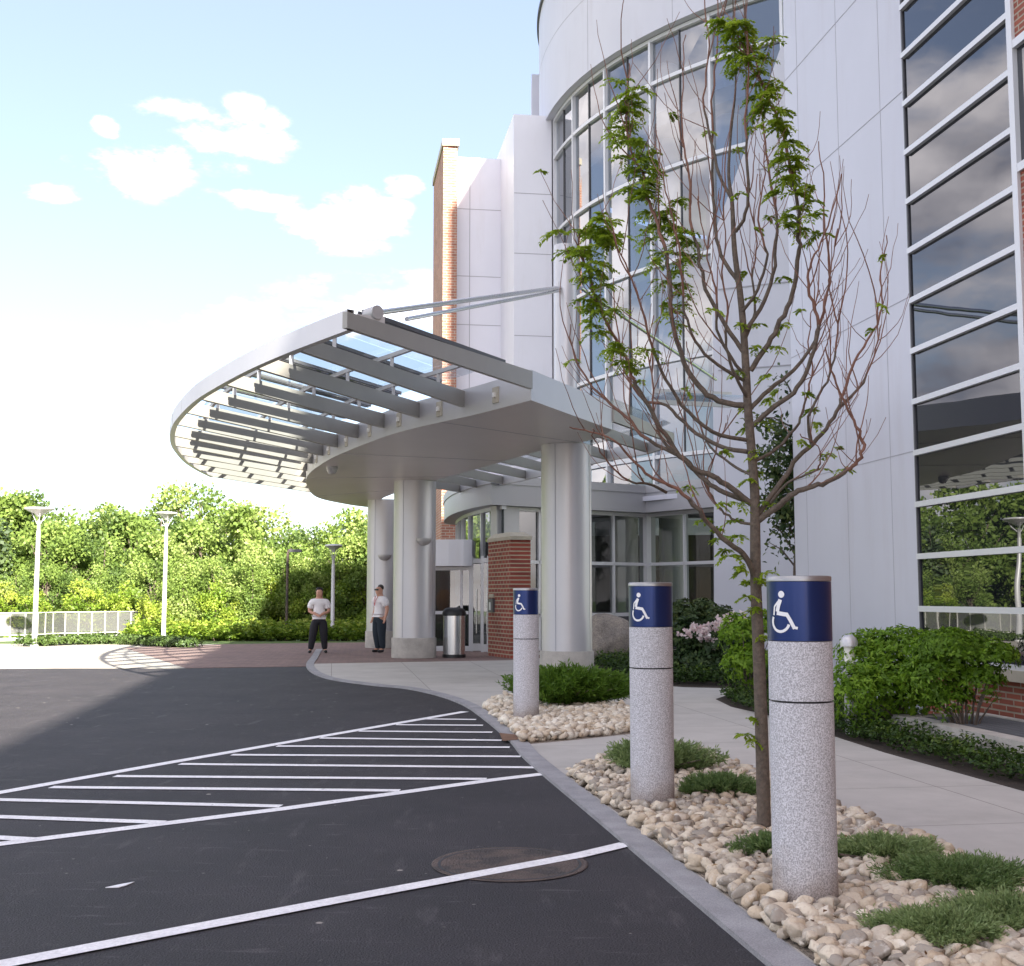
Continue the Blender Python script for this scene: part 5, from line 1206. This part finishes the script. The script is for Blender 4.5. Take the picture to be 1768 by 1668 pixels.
# lamp mirrored in the windows
t = thing('street_lamp', 'saucer lamp post seen only as a reflection in the dark windows', 'street lamp', (-19.5, 38, 0), 'saucer lamps round the forecourt'); lamp_parts(t, 4.9, .42)
p = AT(497, 950, 42.8); t = thing('flood_lamp', 'thin dark lamp post with a short box head left of the standing woman', 'street lamp', (p.x, 42.8, -.2))
mb = MB(); mb.tube([(p.x, 42.8, -.2), (p.x, 42.8, p.z-.1), (p.x+.03, 42.8, p.z), (p.x+.15, 42.8, p.z+.04)], [.05, .045, .04, .03], 10); part('pole', mb, M_iron, t)
mb = MB(); mb.box((p.x+.28, 42.8, p.z-.02), (.42, .2, .10)); part('lamp_head', mb, M_dframe, t)
# ------------------------------------------------------------------ railing
def railing():
    a = AT(248, 1075, 46.5); b = AT(-60, 1075, 41.5); b2 = Vector((-34, 38, 0)); a.z = b.z = 0
    t = thing('railing', 'pale metal railing with mesh infill on a low white wall at the far left', 'railing', a)
    P = catmull([a, a.lerp(b, .5)+Vector((0, .25, 0)), b, b2], 14); zt_, zb = .93, .16
    rail = MB(); rail2 = MB(); posts = []; inf = MB(); wl = MB()
    for i in range(len(P)-1):
        p, q = P[i], P[i+1]
        rail.bar(p+Vector((0,0,zt_)), q+Vector((0,0,zt_)), .05, .035); rail2.bar(p+Vector((0,0,zb)), q+Vector((0,0,zb)), .04, .04)
        wl.bar(p+Vector((0,0,-.25)), q+Vector((0,0,-.25)), .35, .62)
    part('rail', rail, M_rail, t); part('rail', rail2, M_rail, t); part('low_wall', wl, M_panel, t)
    Q = resample(P, 44)
    for i in range(44):
        p, q = Q[i], Q[i+1]; inf.bar(p+Vector((0,0,.545)), q+Vector((0,0,.545)), .006, .68)
        part('post', MB().box(p+Vector((0,0,.5)), (.04, .04, .86)), M_rail, t)
    part('mesh_infill', inf, M_mesh, t)
railing()
# ------------------------------------------------------------------ people
def skin_mesh(name, nodes, edges, mat_, parent, sub=2):
    me = bpy.data.meshes.new(name+'_tmp'); keys = list(nodes); me.from_pydata([nodes[k][0] for k in keys], [(keys.index(a), keys.index(b)) for a, b in edges], [])
    o = bpy.data.objects.new(name, me); COL.objects.link(o)
    md = o.modifiers.new('skin', 'SKIN'); md.use_smooth_shade = True
    for i, k in enumerate(keys):
        r = nodes[k][1]; r = (r, r) if isinstance(r, (int, float)) else r
        me.skin_vertices[0].data[i].radius = r; me.skin_vertices[0].data[i].use_root = (i == 0)
    md = o.modifiers.new('sub', 'SUBSURF'); md.levels = sub; md.render_levels = sub
    dg = bpy.context.evaluated_depsgraph_get(); nm = bpy.data.meshes.new_from_object(o.evaluated_get(dg)); nm.name = name
    bpy.data.objects.remove(o); nm.materials.clear(); nm.materials.append(mat_)
    for p in nm.polygons: p.use_smooth = True
    n = bpy.data.objects.new(name, nm); link(n, parent); return n
def person(loc, H, rz, pose, label, trous, hair_long, glasses=False):
    t = thing('person', label, 'person', loc); t.rotation_euler = (0, 0, rz); s = H/1.75
    J = pose; 
    def v(p): return tuple(x*s for x in p)
    nd = {'pelvis': ((0, 0, .95), (.145, .11)), 'waist': ((0, 0, 1.08), (.135, .10)), 'chest': ((0, .0, 1.28), (.165, .12)), 'upper': ((0, .0, 1.40), (.16, .12)), 'neck': ((0, -.005, 1.48), .065), 'head0': ((0, -.02, 1.56), (.085, .10)), 'head1': ((0, -.02, 1.66), (.10, .115)), 'head2': ((0, -.01, 1.72), (.075, .085)), 'nose': ((0, -.115, 1.615), .016)}
    ed = [('pelvis', 'waist'), ('waist', 'chest'), ('chest', 'upper'), ('upper', 'neck'), ('neck', 'head0'), ('head0', 'head1'), ('head1', 'head2'), ('head0', 'nose')]
    for sd, k in ((-1, 'l'), (1, 'r')):
        el = J[k+'_el']; ha = J[k+'_ha']; kn = J[k+'_kn']; ft = J[k+'_ft']
        nd[k+'sh'] = ((sd*.19, 0, 1.39), .078); nd[k+'el'] = (el, .054); nd[k+'wr'] = (ha, .036)
        d = (Vector(ha)-Vector(el)).normalized(); hp = Vector(ha)+d*.07; nd[k+'pa'] = (tuple(hp), (.036, .018)); ed += [('upper', k+'sh'), (k+'sh', k+'el'), (k+'el', k+'wr'), (k+'wr', k+'pa')]
        side = d.cross(Vector((0, 1, 0))).normalized() if abs(d.y) < .9 else Vector((1, 0, 0))
        for q in range(4):
            f1 = hp+d*.035+side*(q-1.5)*.02; f2 = f1+d*(.035+.008*(q in (1, 2)))+Vector((0, -.01, 0)); nd[f'{k}f{q}a'] = (tuple(f1), .010); nd[f'{k}f{q}b'] = (tuple(f2), .008); ed += [(k+'pa', f'{k}f{q}a'), (f'{k}f{q}a', f'{k}f{q}b')]
        th = Vector(ha)+d*.03-side*.035*sd+Vector((0, -.015, 0)); nd[k+'th'] = (tuple(th), .011); nd[k+'th2'] = (tuple(th+d*.035), .009); ed += [(k+'wr', k+'th'), (k+'th', k+'th2')]
        nd[k+'hip'] = ((sd*.095, 0, .88), .125); nd[k+'kn'] = (kn, .08); nd[k+'an'] = ((ft[0], ft[1]+.03, .09), .04); nd[k+'toe'] = ((ft[0]+sd*.03, ft[1]-.13, .035), .035)
        ed += [('pelvis', k+'hip'), (k+'hip', k+'kn'), (k+'kn', k+'an'), (k+'an', k+'toe')]
    nd = {k: (v(p), (r if not isinstance(r, tuple) else r) if isinstance(r, tuple) else r*s) for k, (p, r) in nd.items()}
    skin_mesh('body', nd, ed, M_skin, t)
    def grow(keys, extra, edges, mat_, name, f=.040):
        n2 = {}
        for k in keys:
            p, r = nd[k]; n2[k] = (p, tuple(x+f for x in r) if isinstance(r, tuple) else r+f)
        n2.update(extra); return skin_mesh(name, n2, edges, mat_, t)
    ex = {}
    for sd, k in ((-1, 'l'), (1, 'r')):
        a = Vector(nd[k+'sh'][0]); b = Vector(nd[k+'el'][0]); m_ = a.lerp(b, .80); ex[k+'sl'] = (tuple(m_), .092*s)
    grow(['waist', 'chest', 'upper', 'lsh', 'rsh'], {**ex, 'hem': (v((0, 0, .96)), (.205, .165)), 'hem2': (v((0, 0, 1.01)), (.205, .165)), 'collar': (v((0, -.005, 1.47)), .085)}, [('hem', 'hem2'), ('hem2', 'waist'), ('waist', 'chest'), ('chest', 'upper'), ('upper', 'collar'), ('upper', 'lsh'), ('upper', 'rsh'), ('lsh', 'lsl'), ('rsh', 'rsl')], M_shirt, 'shirt')
    ex = {}
    for k in 'lr': p = nd[k+'an'][0]; ex[k+'cuff'] = ((p[0], p[1], .075*s), .078)
    grow(['pelvis', 'lhip', 'rhip', 'lkn', 'rkn'], {**ex, 'belt': (v((0, 0, 1.02)), (.175, .14))}, [('pelvis', 'belt'), ('pelvis', 'lhip'), ('pelvis', 'rhip'), ('lhip', 'lkn'), ('rhip', 'rkn'), ('lkn', 'lcuff'), ('rkn', 'rcuff')], trous, 'trousers', .034)
    for k in 'lr':
        a = nd[k+'an'][0]; b = nd[k+'toe'][0]; skin_mesh('shoe', {'a': ((a[0], a[1]+.03, .05), .05), 'b': ((b[0], b[1]-.02, .035), .042)}, [('a', 'b')], M_black, t)
    hn = {'t': (v((0, -.03, 1.755)), (.085, .04)), 'a': (v((0, .02, 1.735)), (.115, .075)), 'b': (v((0, .07, 1.63)), (.105, .065))}; he = [('t', 'a'), ('a', 'b')]
    if hair_long: hn['c'] = (v((0, .075, 1.52)), (.10, .05)); he.append(('b', 'c'))
    skin_mesh('hair', hn, he, M_hair, t)
    if glasses:
        o = part('sunglasses', MB().box(v((0, -.115, 1.645)), (.15, .03, .045)), M_black, t, local=True)
    lan = MB(); lan.tube([v((-.06, -.10, 1.48)), v((-.03, -.165, 1.35)), v((0, -.175, 1.22))], .008, 5); lan.tube([v((.06, -.10, 1.48)), v((.03, -.165, 1.35)), v((0, -.175, 1.22))], .008, 5)
    if glasses: part('lanyard', lan, M_lan, t, local=True)
    return t
p1 = G(550, 1128); p2 = G(655, 1127)
person((p1.x, p1.y, .012), 1.70, R_(10), {'l_el': (-.27, -.02, 1.13), 'l_ha': (-.10, -.17, 1.05), 'r_el': (.27, -.02, 1.13), 'r_ha': (.10, -.17, 1.05), 'l_kn': (-.16, -.02, .50), 'l_ft': (-.22, 0, 0), 'r_kn': (.13, -.02, .50), 'r_ft': (.17, .02, 0)},
       'standing person with dark hair, white short-sleeved shirt, black trousers and hands clasped in front', M_trous, True)
person((p2.x, p2.y, .012), 1.78, R_(-48), {'l_el': (-.26, .05, 1.14), 'l_ha': (-.29, -.02, .90), 'r_el': (.27, .05, 1.14), 'r_ha': (.28, -.03, .90), 'l_kn': (-.10, -.03, .50), 'l_ft': (-.10, 0, 0), 'r_kn': (.09, .0, .50), 'r_ft': (.07, .03, 0)},
       'standing person in sunglasses, white short-sleeved shirt with red lanyard and navy trousers, arms hanging', M_trous2, False, True)
